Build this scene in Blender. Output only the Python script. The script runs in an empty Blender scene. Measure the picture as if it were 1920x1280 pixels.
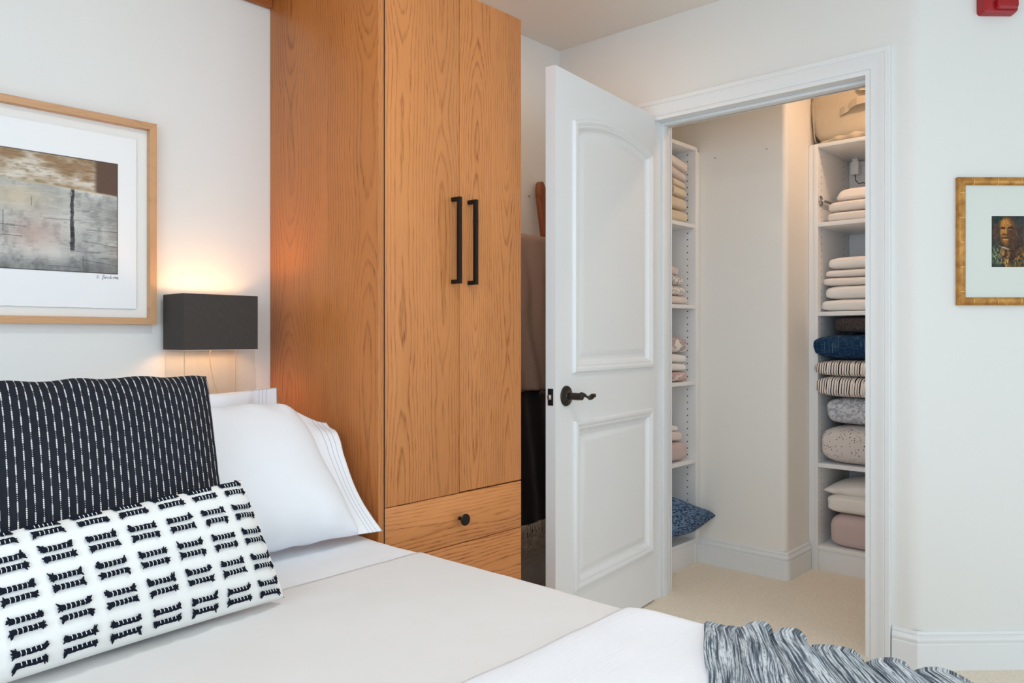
import bpy, bmesh, math, random
import numpy as np
from mathutils import Vector, Matrix, noise
random.seed(7)
C = bpy.context.scene.collection
PI = math.pi

# ------------------------------------------------------------------ camera
H = 1.11
A1 = math.atan(1322 / 1450)
CA, SA = math.cos(A1), math.sin(A1)
cam = bpy.data.cameras.new('camera')
cam.sensor_width = 36.0
cam.lens = 36.0 * 1450 / 1920
cam.shift_y = -10 / 1920
cam.clip_start = 0.02
co = bpy.data.objects.new('camera', cam)
C.objects.link(co)
co.location = (0, 0, H)
co.rotation_euler = (PI / 2, 0, math.atan2(SA, CA) - PI / 2)
bpy.context.scene.camera = co

# ------------------------------------------------------------------ world, light, exposure
sc = bpy.context.scene
w = bpy.data.worlds.new('sky')
sc.world = w
w.use_nodes = True
w.node_tree.nodes['Background'].inputs[0].default_value = (0.72, 0.86, 1.0, 1)
w.node_tree.nodes['Background'].inputs[1].default_value = 1.5
sc.view_settings.view_transform = 'Standard'
sc.view_settings.look = 'None'
sc.view_settings.exposure = -0.85
sc.view_settings.gamma = 1.0
sc.view_settings.use_curve_mapping = False
sc.cycles.max_bounces = 14
sc.cycles.diffuse_bounces = 10
sc.cycles.glossy_bounces = 4
sc.cycles.transmission_bounces = 8
sc.cycles.transparent_max_bounces = 12
sc.cycles.sample_clamp_indirect = 6.0
sc.cycles.use_denoising = True
sc.cycles.caustics_reflective = False
sc.cycles.caustics_refractive = False


def area(name, loc, rot, sx, sy, power, col, shape='RECTANGLE'):
    l = bpy.data.lights.new(name, 'AREA')
    l.shape = shape
    l.size = sx
    l.size_y = sy
    l.energy = power
    l.color = col
    o = bpy.data.objects.new(name, l)
    C.objects.link(o)
    o.location = loc
    o.rotation_euler = rot
    return o


# daylight entering by the two windows behind the camera
area('daylight_rear', (0.9, -3.16, 1.20), (PI / 2 - 0.42, 0, 0), 3.4, 2.2, 82, (0.78, 0.90, 1.0))
area('daylight_left', (-1.78, -0.35, 1.20), (0, -PI / 2 + 0.42, 0), 2.2, 3.0, 112, (0.70, 0.87, 1.0))


# ------------------------------------------------------------------ helpers
def lin(c):
    return c / 12.92 if c <= 0.04045 else ((c + 0.055) / 1.055) ** 2.4


def rgb(r, g, b):
    return (lin(r / 255), lin(g / 255), lin(b / 255), 1)


class Mat:
    """small builder for procedural node materials"""

    def __init__(s, name, color=None, rough=0.6, metal=0.0, spec=0.5):
        s.m = bpy.data.materials.new(name)
        s.m.use_nodes = True
        s.t = s.m.node_tree
        s.b = s.t.nodes['Principled BSDF']
        s.b.inputs['Roughness'].default_value = rough
        s.b.inputs['Metallic'].default_value = metal
        s.b.inputs['Specular IOR Level'].default_value = spec
        if color:
            s.b.inputs['Base Color'].default_value = color

    def put(s, sock, v):
        if isinstance(v, bpy.types.NodeSocket):
            s.t.links.new(v, sock)
        else:
            sock.default_value = v

    def f(s, op, a, b=0.0, c=0.0):
        n = s.t.nodes.new('ShaderNodeMath')
        n.operation = op
        s.put(n.inputs[0], a)
        if op not in ('SINE', 'FLOOR', 'FRACT', 'SQRT', 'ABSOLUTE', 'COSINE'):
            s.put(n.inputs[1], b)
        if op in ('MULTIPLY_ADD',):
            s.put(n.inputs[2], c)
        return n.outputs[0]

    def coord(s, kind='Object'):
        n = s.t.nodes.new('ShaderNodeTexCoord')
        x = s.t.nodes.new('ShaderNodeSeparateXYZ')
        s.t.links.new(n.outputs[kind], x.inputs[0])
        return n.outputs[kind], x.outputs[0], x.outputs[1], x.outputs[2]

    def vec(s, x, y, z=0.0):
        n = s.t.nodes.new('ShaderNodeCombineXYZ')
        s.put(n.inputs[0], x)
        s.put(n.inputs[1], y)
        s.put(n.inputs[2], z)
        return n.outputs[0]

    def noise(s, v, scale=5.0, detail=2.0, rough=0.5, dist=0.0):
        n = s.t.nodes.new('ShaderNodeTexNoise')
        s.put(n.inputs['Vector'], v)
        n.inputs['Scale'].default_value = scale
        n.inputs['Detail'].default_value = detail
        n.inputs['Roughness'].default_value = rough
        n.inputs['Distortion'].default_value = dist
        return n.outputs['Fac']

    def voro(s, v, scale, feature='F1', out='Distance', rnd=1.0):
        n = s.t.nodes.new('ShaderNodeTexVoronoi')
        n.feature = feature
        s.put(n.inputs['Vector'], v)
        n.inputs['Scale'].default_value = scale
        n.inputs['Randomness'].default_value = rnd
        return n.outputs[out]

    def ramp(s, fac, stops):
        n = s.t.nodes.new('ShaderNodeValToRGB')
        s.put(n.inputs[0], fac)
        e = n.color_ramp.elements
        while len(e) < len(stops):
            e.new(0.5)
        for i, (p, c) in enumerate(stops):
            e[i].position = p
            e[i].color = c if not isinstance(c, (int, float)) else (c, c, c, 1)
        return n.outputs[0]

    def mix(s, fac, a, b, mode='MIX'):
        n = s.t.nodes.new('ShaderNodeMix')
        n.data_type = 'RGBA'
        n.blend_type = mode
        s.put(n.inputs[0], fac)
        s.put(n.inputs[6], a)
        s.put(n.inputs[7], b)
        return n.outputs[2]

    def color(s, v):
        s.put(s.b.inputs['Base Color'], v)

    def bump(s, h, strength=0.3, dist=0.002):
        n = s.t.nodes.new('ShaderNodeBump')
        n.inputs['Strength'].default_value = strength
        n.inputs['Distance'].default_value = dist
        s.put(n.inputs['Height'], h)
        s.t.links.new(n.outputs[0], s.b.inputs['Normal'])


def step(m, x, e, soft=0.02):
    """0 below e, 1 above"""
    return m.ramp(m.f('MULTIPLY_ADD', x, 1.0, 0.0), [(max(0, e - soft), 0.0), (min(1, e + soft), 1.0)])


def obj(name, bm, mat, parent=None, smooth=False, mats=None):
    me = bpy.data.meshes.new(name)
    bm.normal_update()
    bm.to_mesh(me)
    bm.free()
    for x in (mats or [mat]):
        me.materials.append(x.m if isinstance(x, Mat) else x)
    if smooth:
        for p in me.polygons:
            p.use_smooth = True
    o = bpy.data.objects.new(name, me)
    C.objects.link(o)
    if parent:
        o.parent = parent
    return o


def auto(o, ang=40):
    """smooth shading that keeps hard edges"""
    me = o.data
    for p in me.polygons:
        p.use_smooth = True
    me.set_sharp_from_angle(angle=math.radians(ang))
    return o


def tag(o, label, cat, group=None, kind=None):
    o['label'] = label
    o['category'] = cat
    if group:
        o['group'] = group
    if kind:
        o['kind'] = kind
    return o


def struct(o):
    o['kind'] = 'structure'
    return o


def thing(name, loc, label, cat, group=None, rz=0.0):
    o = bpy.data.objects.new(name, None)
    o.empty_display_size = 0.05
    C.objects.link(o)
    o.location = loc
    o.rotation_euler = (0, 0, rz)
    return tag(o, label, cat, group)


def box(bm, x0, x1, y0, y1, z0, z1, bev=0.0, seg=2):
    r = bmesh.ops.create_cube(bm, size=1.0)
    for v in r['verts']:
        v.co = Vector(((x0 + x1) / 2 + v.co.x * (x1 - x0), (y0 + y1) / 2 + v.co.y * (y1 - y0), (z0 + z1) / 2 + v.co.z * (z1 - z0)))
    if bev > 0:
        es = list({e for v in r['verts'] for e in v.link_edges})
        bmesh.ops.bevel(bm, geom=es, offset=bev, segments=seg, affect='EDGES', profile=0.5)


def boxo(name, dims, mat, parent=None, bev=0.0, seg=2):
    bm = bmesh.new()
    box(bm, *dims, bev=bev, seg=seg)
    o = obj(name, bm, mat, parent)
    if bev:
        auto(o)
    return o


def tube(bm, pts, r, seg=12, caps=True):
    """tube along points, r float or list"""
    pts = [Vector(p) for p in pts]
    rs = r if isinstance(r, (list, tuple)) else [r] * len(pts)
    rings = []
    up = Vector((0, 0, 1))
    prev = None
    for i, p in enumerate(pts):
        d = (pts[min(i + 1, len(pts) - 1)] - pts[max(i - 1, 0)]).normalized()
        if prev is None:
            a = d.cross(up)
            if a.length < 1e-3:
                a = d.cross(Vector((1, 0, 0)))
        else:
            a = prev - d * prev.dot(d)
        a.normalize()
        b = d.cross(a)
        prev = a
        rings.append([bm.verts.new(p + (a * math.cos(t) + b * math.sin(t)) * rs[i]) for t in [2 * PI * k / seg for k in range(seg)]])
    for i in range(len(rings) - 1):
        for k in range(seg):
            bm.faces.new((rings[i][k], rings[i][(k + 1) % seg], rings[i + 1][(k + 1) % seg], rings[i + 1][k]))
    if caps:
        bm.faces.new(rings[0][::-1])
        bm.faces.new(rings[-1])


def lathe(bm, prof, origin, axis, seg=28):
    """prof: (radius, distance along axis)"""
    axis = Vector(axis).normalized()
    a = axis.cross(Vector((0, 0, 1)))
    if a.length < 1e-3:
        a = axis.cross(Vector((1, 0, 0)))
    a.normalize()
    b = axis.cross(a)
    o = Vector(origin)
    rings = []
    for r, d in prof:
        rings.append([bm.verts.new(o + axis * d + (a * math.cos(2 * PI * k / seg) + b * math.sin(2 * PI * k / seg)) * max(r, 1e-5)) for k in range(seg)])
    for i in range(len(rings) - 1):
        for k in range(seg):
            bm.faces.new((rings[i][k], rings[i][(k + 1) % seg], rings[i + 1][(k + 1) % seg], rings[i + 1][k]))
    bm.faces.new(rings[0][::-1])
    bm.faces.new(rings[-1])


def offset_path(pts, d, closed):
    """mitred offset of a 2D path to its left by d"""
    n = len(pts)
    out = []
    for i in range(n):
        p = Vector(pts[i])
        a = Vector(pts[(i - 1) % n]) if (closed or i > 0) else None
        b = Vector(pts[(i + 1) % n]) if (closed or i < n - 1) else None
        n1 = n2 = None
        if a is not None:
            e = (p - a).normalized()
            n1 = Vector((-e.y, e.x))
        if b is not None:
            e = (b - p).normalized()
            n2 = Vector((-e.y, e.x))
        if n1 is None:
            m = n2
        elif n2 is None:
            m = n1
        else:
            m = (n1 + n2)
            m = m / (m.dot(n1))
        out.append(p + m * d)
    return out


def sweep(bm, pts, prof, closed, fn, cap=True):
    """prof: (offset, height); fn maps (x, y, height) to 3D"""
    rings = []
    for d, h in prof:
        rings.append([bm.verts.new(fn(q.x, q.y, h)) for q in offset_path(pts, d, closed)])
    n = len(pts)
    for i in range(len(rings) - 1):
        for k in range(n if closed else n - 1):
            bm.faces.new((rings[i][k], rings[i][(k + 1) % n], rings[i + 1][(k + 1) % n], rings[i + 1][k]))
    if not closed and cap:
        bm.faces.new([r[0] for r in rings])
        bm.faces.new([r[-1] for r in rings][::-1])
    return rings


def prism(bm, poly, z0, z1):
    a = [bm.verts.new((x, y, z0)) for x, y in poly]
    b = [bm.verts.new((x, y, z1)) for x, y in poly]
    n = len(poly)
    for k in range(n):
        bm.faces.new((a[k], a[(k + 1) % n], b[(k + 1) % n], b[k]))
    bm.faces.new(a[::-1])
    bm.faces.new(b)


# ------------------------------------------------------------------ materials
def wall_mat(name, col):
    m = Mat(name, col, 0.6, spec=0.3)
    v, x, y, z = m.coord()
    m.color(m.mix(m.noise(v, 1.3, 3), tuple(c * 0.97 for c in col[:3]) + (1,), col))
    m.bump(m.noise(v, 260, 3), 0.06, 0.001)
    return m


m_wall = wall_mat('painted_wall', rgb(226, 227, 225))
m_wallc = wall_mat('painted_wall_cream', rgb(238, 235, 229))
m_ceil = wall_mat('painted_ceiling', rgb(232, 226, 219))
m_trim = Mat('white_gloss_trim', rgb(226, 229, 231), 0.35, spec=0.4)
m_door = Mat('white_door_paint', rgb(227, 229, 230), 0.38, spec=0.4)

m_carpet = Mat('beige_loop_carpet', None, 0.95, spec=0.1)
v, x, y, z = m_carpet.coord()
vr = m_carpet.vec(m_carpet.f('ADD', x, y), m_carpet.f('MULTIPLY', m_carpet.f('SUBTRACT', x, y), 0.6))
lo = m_carpet.voro(vr, 130, rnd=0.6)
n1 = m_carpet.noise(v, 3, 3)
c1 = m_carpet.mix(n1, rgb(238, 229, 214), rgb(243, 236, 223))
m_carpet.color(m_carpet.mix(m_carpet.ramp(lo, [(0.1, 0.0), (0.75, 0.45)]), c1, rgb(205, 190, 168)))
m_carpet.bump(m_carpet.f('SUBTRACT', 1.0, lo), 0.7, 0.004)


def wood(name, light, dark, across, along, cell=0.19, freq=110, off=0.0, amp=0.075, contrast=1.0, rough=0.42, yscale=0.75):
    m = Mat(name, None, rough, spec=0.4)
    v, X, Y, Z = m.coord()
    ax = {'x': X, 'y': Y, 'z': Z}
    x = m.f('ADD', ax[across], off)
    y = ax[along]
    q = m.f('DIVIDE', x, cell)
    ci = m.f('FLOOR', q)
    xl = m.f('MULTIPLY', m.f('SUBTRACT', m.f('FRACT', q), 0.5), cell)
    ph = m.f('MULTIPLY', ci, 7.37)
    na = m.noise(m.vec(m.f('MULTIPLY', y, yscale), ph, 3.1), 1.6, 1.5)
    a = m.f('MULTIPLY', m.f('SUBTRACT', na, 0.28), amp * 2.2)
    dr = m.f('MULTIPLY', m.f('SUBTRACT', m.noise(m.vec(m.f('MULTIPLY', y, 0.8), ph, 9.0), 1.4, 2), 0.5), 0.06)
    xd = m.f('SUBTRACT', xl, dr)
    r = m.f('SQRT', m.f('ADD', m.f('MULTIPLY', xd, xd), m.f('MULTIPLY', a, a)))
    wob = m.f('MULTIPLY', m.noise(m.vec(m.f('MULTIPLY', x, 22), m.f('MULTIPLY', y, 4), ph), 1.0, 3), 0.012)
    wob2 = m.f('MULTIPLY', m.noise(m.vec(m.f('MULTIPLY', x, 160), m.f('MULTIPLY', y, 14), ph), 1.0, 2), 0.004)
    ring = m.f('FRACT', m.f('MULTIPLY', m.f('ADD', m.f('ADD', r, wob), wob2), freq))
    rg = m.ramp(ring, [(0.0, 0.15), (0.55, 0.25), (0.85, 1.0), (1.0, 0.15)])
    pores = m.noise(m.vec(m.f('MULTIPLY', x, 520), m.f('MULTIPLY', y, 16), 0.0), 1.0, 2)
    pr = m.ramp(pores, [(0.42, 0.0), (0.66, 1.0)])
    patch = m.noise(m.vec(m.f('MULTIPLY', x, 9), m.f('MULTIPLY', y, 1.1), ph), 1.0, 3)
    mod = m.ramp(patch, [(0.3, 0.35), (0.7, 1.0)])
    fac = m.f('MULTIPLY', m.f('MULTIPLY', rg, m.f('MULTIPLY_ADD', pr, 0.75, 0.35)), m.f('MULTIPLY', mod, contrast))
    base = m.mix(m.ramp(patch, [(0.25, 0.0), (0.75, 1.0)]), light, tuple(light[i] * 0.82 + dark[i] * 0.12 for i in range(3)) + (1,))
    fine = m.ramp(m.noise(m.vec(m.f('MULTIPLY', x, 900), m.f('MULTIPLY', y, 9), 2.0), 1.0, 3), [(0.45, 0.0), (0.75, 0.55)])
    m.color(m.mix(m.f('MAXIMUM', fac, m.f('MULTIPLY', fine, contrast * 0.6)), base, dark))
    m.bump(m.f('ADD', pr, rg), 0.05, 0.0008)
    return m


W_L, W_D = rgb(214, 143, 84), rgb(138, 74, 34)
oak_front = wood('oak_veneer_front', W_L, W_D, 'x', 'z', 0.142, 112, 0.07, contrast=1.2)
oak_side = wood('oak_veneer_side', rgb(200, 124, 64), rgb(122, 64, 28), 'y', 'z', 0.40, 92, 0.05, 0.12, 1.1, yscale=0.7)
oak_edge = wood('oak_edge', rgb(200, 132, 74), W_D, 'x', 'z', 0.09, 160, 0.02)
oak_drawer = wood('oak_veneer_drawer', rgb(222, 150, 88), W_D, 'z', 'x', 0.16, 100, 0.02, 0.06, contrast=1.3)
oak_dark = wood('oak_header', rgb(176, 108, 60), rgb(110, 60, 28), 'z', 'x', 0.08, 180, 0.0)
oak_pale = wood('pale_oak_frame', rgb(205, 160, 118), rgb(160, 112, 74), 'z', 'x', 0.07, 170, 0.0, contrast=0.6)
oak_pale_v = wood('pale_oak_frame_upright', rgb(205, 160, 118), rgb(160, 112, 74), 'x', 'z', 0.07, 170, 0.0, contrast=0.6)
walnut = wood('ladder_wood', rgb(142, 84, 52), rgb(78, 40, 22), 'x', 'z', 0.05, 200, 0.0)

m_black = Mat('matte_black_metal', rgb(34, 30, 29), 0.45, 0.6)
m_bronze = Mat('dark_bronze_metal', rgb(62, 55, 50), 0.38, 0.75)
m_chrome = Mat('chrome', rgb(210, 210, 212), 0.12, 1.0)
m_steel = Mat('satin_steel', rgb(190, 182, 172), 0.3, 0.9)
m_melamine = Mat('white_melamine', rgb(232, 233, 234), 0.45, spec=0.4)

# melamine with the two rows of shelf pin holes
def hole_mat(name, ycoord, rows, axis='y'):
    m = Mat(name, None, 0.45, spec=0.4)
    v, X, Y, Z = m.coord()
    a = {'x': X, 'y': Y}[axis]
    zz = m.f('SUBTRACT', m.f('FRACT', m.f('DIVIDE', Z, 0.032)), 0.5)
    zz = m.f('MULTIPLY', zz, 0.032)
    tot = None
    for r in rows:
        d = m.f('SUBTRACT', a, r)
        dd = m.f('SQRT', m.f('ADD', m.f('MULTIPLY', d, d), m.f('MULTIPLY', zz, zz)))
        h = m.f('LESS_THAN', dd, 0.0032)
        tot = h if tot is None else m.f('MAXIMUM', tot, h)
    m.color(m.mix(tot, rgb(232, 233, 234), rgb(40, 40, 42)))
    return m


# ------------------------------------------------------------------ room shell
CEIL = 2.44
VH = 2.27      # head wall
UC = 2.82      # closet wall face
bm = bmesh.new()
prism(bm, [(-1.75, -3.15), (4.3, -3.15), (4.3, 2.4), (-1.75, 2.4)], -0.12, 0.0)
struct(obj('floor', bm, m_carpet))
bm = bmesh.new()
prism(bm, [(-1.75, -3.15), (4.3, -3.15), (4.3, 2.4), (-1.75, 2.4)], CEIL, CEIL + 0.12)
struct(obj('ceiling', bm, m_ceil))
struct(boxo('wall_head', (-1.75, 4.3, VH, VH + 0.12, 0, CEIL), m_wall))

OV0, OV1, OZ = 0.90, 1.752, 2.018      # closet opening
bm = bmesh.new()
box(bm, UC, UC + 0.12, OV1 + 0.018, VH, 0, CEIL)
box(bm, UC, UC + 0.12, OV0 - 0.018, OV1 + 0.018, OZ + 0.018, CEIL)
box(bm, UC, UC + 0.12, 0.79, OV0 - 0.018, 0, CEIL)
struct(obj('wall_closet', bm, m_wall))

ANG = math.radians(-46.5)
CD = Vector((math.cos(ANG), math.sin(ANG)))       # direction of the slanted wall
c0 = Vector((UC, 0.742))
# rounded plaster corner
arc = []
R_, T_ = 0.07, 0.07 * math.tan(math.radians(43.5 / 2))
for k in range(9):
    th = math.radians(43.5) * k / 8
    arc.append((UC + R_ * (1 - math.cos(th)), 0.742 + T_ - R_ * math.sin(th)))
end = c0 + CD * 1.28
bm = bmesh.new()
prism(bm, [(UC, 0.79)] + arc + [tuple(end), (end.x + 0.1, end.y + 0.12), (UC + 0.2, 0.742 - 0.02), (UC + 0.2, 0.79)][0:] , 0, CEIL)
o = struct(obj('wall_right', bm, m_wall))
auto(o, 20)
struct(boxo('wall_side', (end.x, end.x + 0.12, -3.15, end.y + 0.02, 0, CEIL), m_wall))
# rear and left walls with window openings
bm = bmesh.new()
for d in ((-1.75, -0.8, 0, CEIL), (2.6, end.x, 0, CEIL), (-0.8, 2.6, 0, 0.1), (-0.8, 2.6, 2.3, CEIL)):
    box(bm, d[0], d[1], -3.15, -3.03, d[2], d[3])
struct(obj('wall_rear', bm, m_wall))
bm = bmesh.new()
for d in ((-3.15, -1.85, 0, CEIL), (1.15, 2.4, 0, CEIL), (-1.85, 1.15, 0, 0.1), (-1.85, 1.15, 2.3, CEIL)):
    box(bm, -1.75, -1.63, d[0], d[1], d[2], d[3])
struct(obj('wall_left', bm, m_wall))
# window frames
def window(name, fn, x0, x1, z0, z1):
    bm = bmesh.new()
    for (a0, a1, b0, b1) in ((x0, x0 + .05, z0, z1), (x1 - .05, x1, z0, z1), (x0 + .05, x1 - .05, z0, z0 + .05), (x0 + .05, x1 - .05, z1 - .05, z1), ((x0 + x1) / 2 - .025, (x0 + x1) / 2 + .025, z0 + .05, z1 - .05)):
        fn(bm, a0, a1, b0, b1)
    return struct(obj(name, bm, m_trim))
window('window_1', lambda b, a0, a1, b0, b1: box(b, a0, a1, -3.11, -3.06, b0, b1), -0.8, 2.6, 0.1, 2.3)
window('window_2', lambda b, a0, a1, b0, b1: box(b, -1.71, -1.66, a0, a1, b0, b1), -1.85, 1.15, 0.1, 2.3)

# closet interior
UB, US = 3.44, 3.69
struct(boxo('wall_closet_end', (UC + 0.12, 4.3, 0.79 - 0.1, 0.79, 0, CEIL), m_wallc))
struct(boxo('wall_closet_far', (4.13, 4.3, 0.79, 1.45, 0, CEIL), m_wallc))
# chase between the shelving units, with a rounded corner
pts = [(UB, VH)]
for k in range(9):
    th = (PI / 2) * k / 8
    pts.append((UB + 0.025 * (1 - math.cos(th)), 1.447 + 0.025 - 0.025 * math.sin(th)))
pts += [(4.3, 1.447), (4.3, VH)]
bm = bmesh.new()
prism(bm, pts[::-1], 0, CEIL)
auto(struct(obj('wall_closet_back', bm, m_wallc)), 25)

# baseboards -------------------------------------------------------
BB = [(0.0, 0.0), (0.017, 0.0), (0.017, 0.084), (0.0135, 0.088), (0.016, 0.092), (0.017, 0.100), (0.012, 0.110), (0.008, 0.113), (0.010, 0.117), (0.007, 0.124), (0.0, 0.126)]


def baseboard(name, path, left=True):
    bm = bmesh.new()
    prof = [((d if left else -d), h) for d, h in BB]
    sweep(bm, path, prof, False, lambda a, b, h: Vector((a, b, h)))
    bmesh.ops.recalc_face_normals(bm, faces=bm.faces)
    o = struct(obj(name, bm, m_trim))
    return auto(o, 30)


baseboard('baseboard_closet_wall', [(UC, 0.815), (UC, 0.742), tuple(c0 + CD * 1.28)], left=False)
baseboard('baseboard_head', [(1.925, VH), (UC, VH), (UC, 1.84)], left=False)
baseboard('baseboard_head_left', [(-1.63, VH), (-0.3, VH)], left=False)
p = [(UB, 1.90)]
for k in range(7):
    th = (PI / 2) * k / 6
    p.append((UB + 0.012 * (1 - math.cos(th)), 1.447 + 0.012 - 0.012 * math.sin(th)))
p.append((US - 0.003, 1.447))
baseboard('baseboard_closet', p, left=False)
baseboard('baseboard_rear', [(end.x, end.y), (end.x, -3.03), (-1.63, -3.03), (-1.63, VH)], left=False)

# door jamb and casing ---------------------------------------------
bm = bmesh.new()
J0, J1 = UC - 0.005, UC + 0.125
box(bm, J0, J1, OV0 - 0.018, OV0, 0, OZ)
box(bm, J0, J1, OV1, OV1 + 0.018, 0, OZ)
box(bm, J0, J1, OV0 - 0.018, OV1 + 0.018, OZ, OZ + 0.018)
# door stops
S0, S1 = UC + 0.045, UC + 0.085
box(bm, S0, S1, OV0, OV0 + 0.012, 0, OZ, bev=0.002)
box(bm, S0, S1, OV1 - 0.012, OV1, 0, OZ, bev=0.002)
box(bm, S0, S1, OV0 + 0.012, OV1 - 0.012, OZ - 0.012, OZ, bev=0.002)
auto(struct(obj('trim_1', bm, m_trim)), 30)
CP = [(0.0, 0.0), (0.0, 0.011), (0.014, 0.0115), (0.0155, 0.009), (0.018, 0.013), (0.030, 0.0125), (0.044, 0.015), (0.056, 0.0195), (0.061, 0.0205), (0.063, 0.018), (0.066, 0.021), (0.080, 0.022), (0.0825, 0.0205), (0.0825, 0.0)]


def casing(name, face, sgn):
    bm = bmesh.new()
    path = [(OV0 + 0.002, 0.0), (OV0 + 0.002, OZ - 0.002), (OV1 - 0.002, OZ - 0.002), (OV1 - 0.002, 0.0)]
    sweep(bm, path, CP, False, lambda a, b, h: Vector((face - sgn * h, a, b)))
    bmesh.ops.recalc_face_normals(bm, faces=bm.faces)
    return auto(struct(obj(name, bm, m_trim)), 25)


casing('trim_2', UC, 1)
casing('trim_3', UC + 0.12, -1)

# ------------------------------------------------------------------ the open door
DA = math.atan2(0.082, 0.76)
door = bpy.data.objects.new('door_1', None)
C.objects.link(door)
struct(door)
door.location = (2.04, 1.66, 0)
door.rotation_euler = (0, 0, DA)
DW, DH, DT = 0.764, 2.031, 0.040


def panel_loop(x0, x1, z0, z1, rise=0.0, n=22):
    p = [(x0, z0), (x1, z0), (x1, z1)]
    if rise > 0:
        wd = (x1 - x0) / 2
        R = (wd * wd + rise * rise) / (2 * rise)
        cz = z1 + rise - R
        a0 = math.asin(wd / R)
        for k in range(1, n):
            a = a0 - 2 * a0 * k / n
            p.append(((x0 + x1) / 2 + R * math.sin(a), cz + R * math.cos(a)))
    p.append((x0, z1))
    return p


PANELS = [(0.110, 0.737, 0.980, 1.868, 0.048), (0.116, 0.737, 0.212, 0.812, 0.0)]


def inset(pn, d, n=22):
    """panel outline moved inwards by d, with the arch kept concentric"""
    x0, x1, z0, z1, rise = pn
    if rise == 0:
        return panel_loop(x0 + d, x1 - d, z0 + d, z1 - d)
    wd = (x1 - x0) / 2
    R = (wd * wd + rise * rise) / (2 * rise)
    cz = z1 + rise - R
    a0 = math.asin((wd - d) / (R - d))
    p = [(x0 + d, z0 + d), (x1 - d, z0 + d)]
    for k in range(n + 1):
        a = a0 - 2 * a0 * k / n
        p.append(((x0 + x1) / 2 + (R - d) * math.sin(a), cz + (R - d) * math.cos(a)))
    return p


loops = [inset(p_, 0.0) for p_ in PANELS]
PP = [(0.0, 0.0), (0.001, 0.006), (0.005, 0.0105), (0.013, 0.012), (0.020, 0.0095), (0.024, 0.006), (0.027, 0.0075), (0.033, 0.005), (0.038, -0.003), (0.045, -0.008), (0.055, -0.009), (0.060, -0.0075), (0.078, -0.0020), (0.081, -0.0018)]
bm = bmesh.new()
for side in (0, 1):
    yf = lambda h, s=side: (-h if s == 0 else DT + h)
    outer = [(0, 0.008), (DW, 0.008), (DW, DH), (0, DH)]
    es = []
    for lp in [outer] + loops:
        vs = [bm.verts.new((a, yf(0), b)) for a, b in lp]
        for k in range(len(vs)):
            es.append(bm.edges.new((vs[k], vs[(k + 1) % len(vs)])))
    bmesh.ops.triangle_fill(bm, use_beauty=True, use_dissolve=False, edges=es)
    for pn in PANELS:
        rr = [[bm.verts.new((a, yf(h), b)) for a, b in inset(pn, d)] for d, h in PP]
        for i in range(len(rr) - 1):
            for k in range(len(rr[0])):
                k2 = (k + 1) % len(rr[0])
                bm.faces.new((rr[i][k], rr[i][k2], rr[i + 1][k2], rr[i + 1][k]))
        bm.faces.new(rr[-1])
bmesh.ops.remove_doubles(bm, verts=bm.verts, dist=1e-5)
o4 = [(0, 0.008), (DW, 0.008), (DW, DH), (0, DH)]
for k in range(4):
    a, b = o4[k], o4[(k + 1) % 4]
    bm.faces.new([bm.verts.new((a[0], 0, a[1])), bm.verts.new((b[0], 0, b[1])), bm.verts.new((b[0], DT, b[1])), bm.verts.new((a[0], DT, a[1]))])
bmesh.ops.remove_doubles(bm, verts=bm.verts, dist=1e-5)
bmesh.ops.recalc_face_normals(bm, faces=bm.faces)
slab = auto(obj('door_slab', bm, m_door, door), 22)
for p_ in slab.data.polygons:
    if abs(p_.normal.y) > 0.9999:
        p_.use_smooth = False


def lever(side):
    s = -1 if side == 0 else 1
    y0 = 0 if side == 0 else DT
    bm = bmesh.new()
    lathe(bm, [(0.0355, 0), (0.0355, 0.003), (0.034, 0.006), (0.026, 0.008), (0.017, 0.010), (0.0135, 0.013)], (0.066, y0, 0.903), (0, s, 0), 36)
    h = auto(obj('door_handle', bm, m_bronze, door), 35)
    bm = bmesh.new()
    lathe(bm, [(0.0120, 0.009), (0.0115, 0.013), (0.0128, 0.016), (0.0128, 0.052), (0.0118, 0.0545), (0.0122, 0.057), (0.0118, 0.066), (0.007, 0.069)], (0.066, y0, 0.903), (0, s, 0), 30)
    auto(obj('spindle', bm, m_bronze, h), 35)
    # wavy flat lever
    bm = bmesh.new()
    n = 26
    rings = []
    for i in range(n + 1):
        t = i / n
        X = 0.062 + 0.108 * t
        Z = 0.903 + 0.006 * math.sin(t * 2 * PI * 0.95 + 0.9) * (1 - 0.25 * t) - 0.004 * t
        Y = y0 + s * (0.0605 - 0.004 * t + 0.004 * math.sin(t * PI * 2))
        hw = 0.0105 * (1 - 0.45 * math.sin(min(t * 1.25, 1) * PI) ** 2) * (0.75 if t > 0.9 else 1)
        th = 0.0052 * (1 - 0.3 * t)
        tw = 0.9 * math.sin(t * PI * 1.3)
        rg = []
        for k in range(12):
            a = 2 * PI * k / 12
            ly, lz = th * math.cos(a), hw * math.sin(a)
            rg.append(bm.verts.new((X, Y + ly * math.cos(tw) - lz * math.sin(tw) * 0.5, Z + ly * math.sin(tw) + lz * math.cos(tw))))
        rings.append(rg)
    for i in range(n):
        for k in range(12):
            bm.faces.new((rings[i][k], rings[i][(k + 1) % 12], rings[i + 1][(k + 1) % 12], rings[i + 1][k]))
    bm.faces.new(rings[0][::-1])
    bm.faces.new(rings[-1])
    obj('lever', bm, m_bronze, h, smooth=True)


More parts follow.
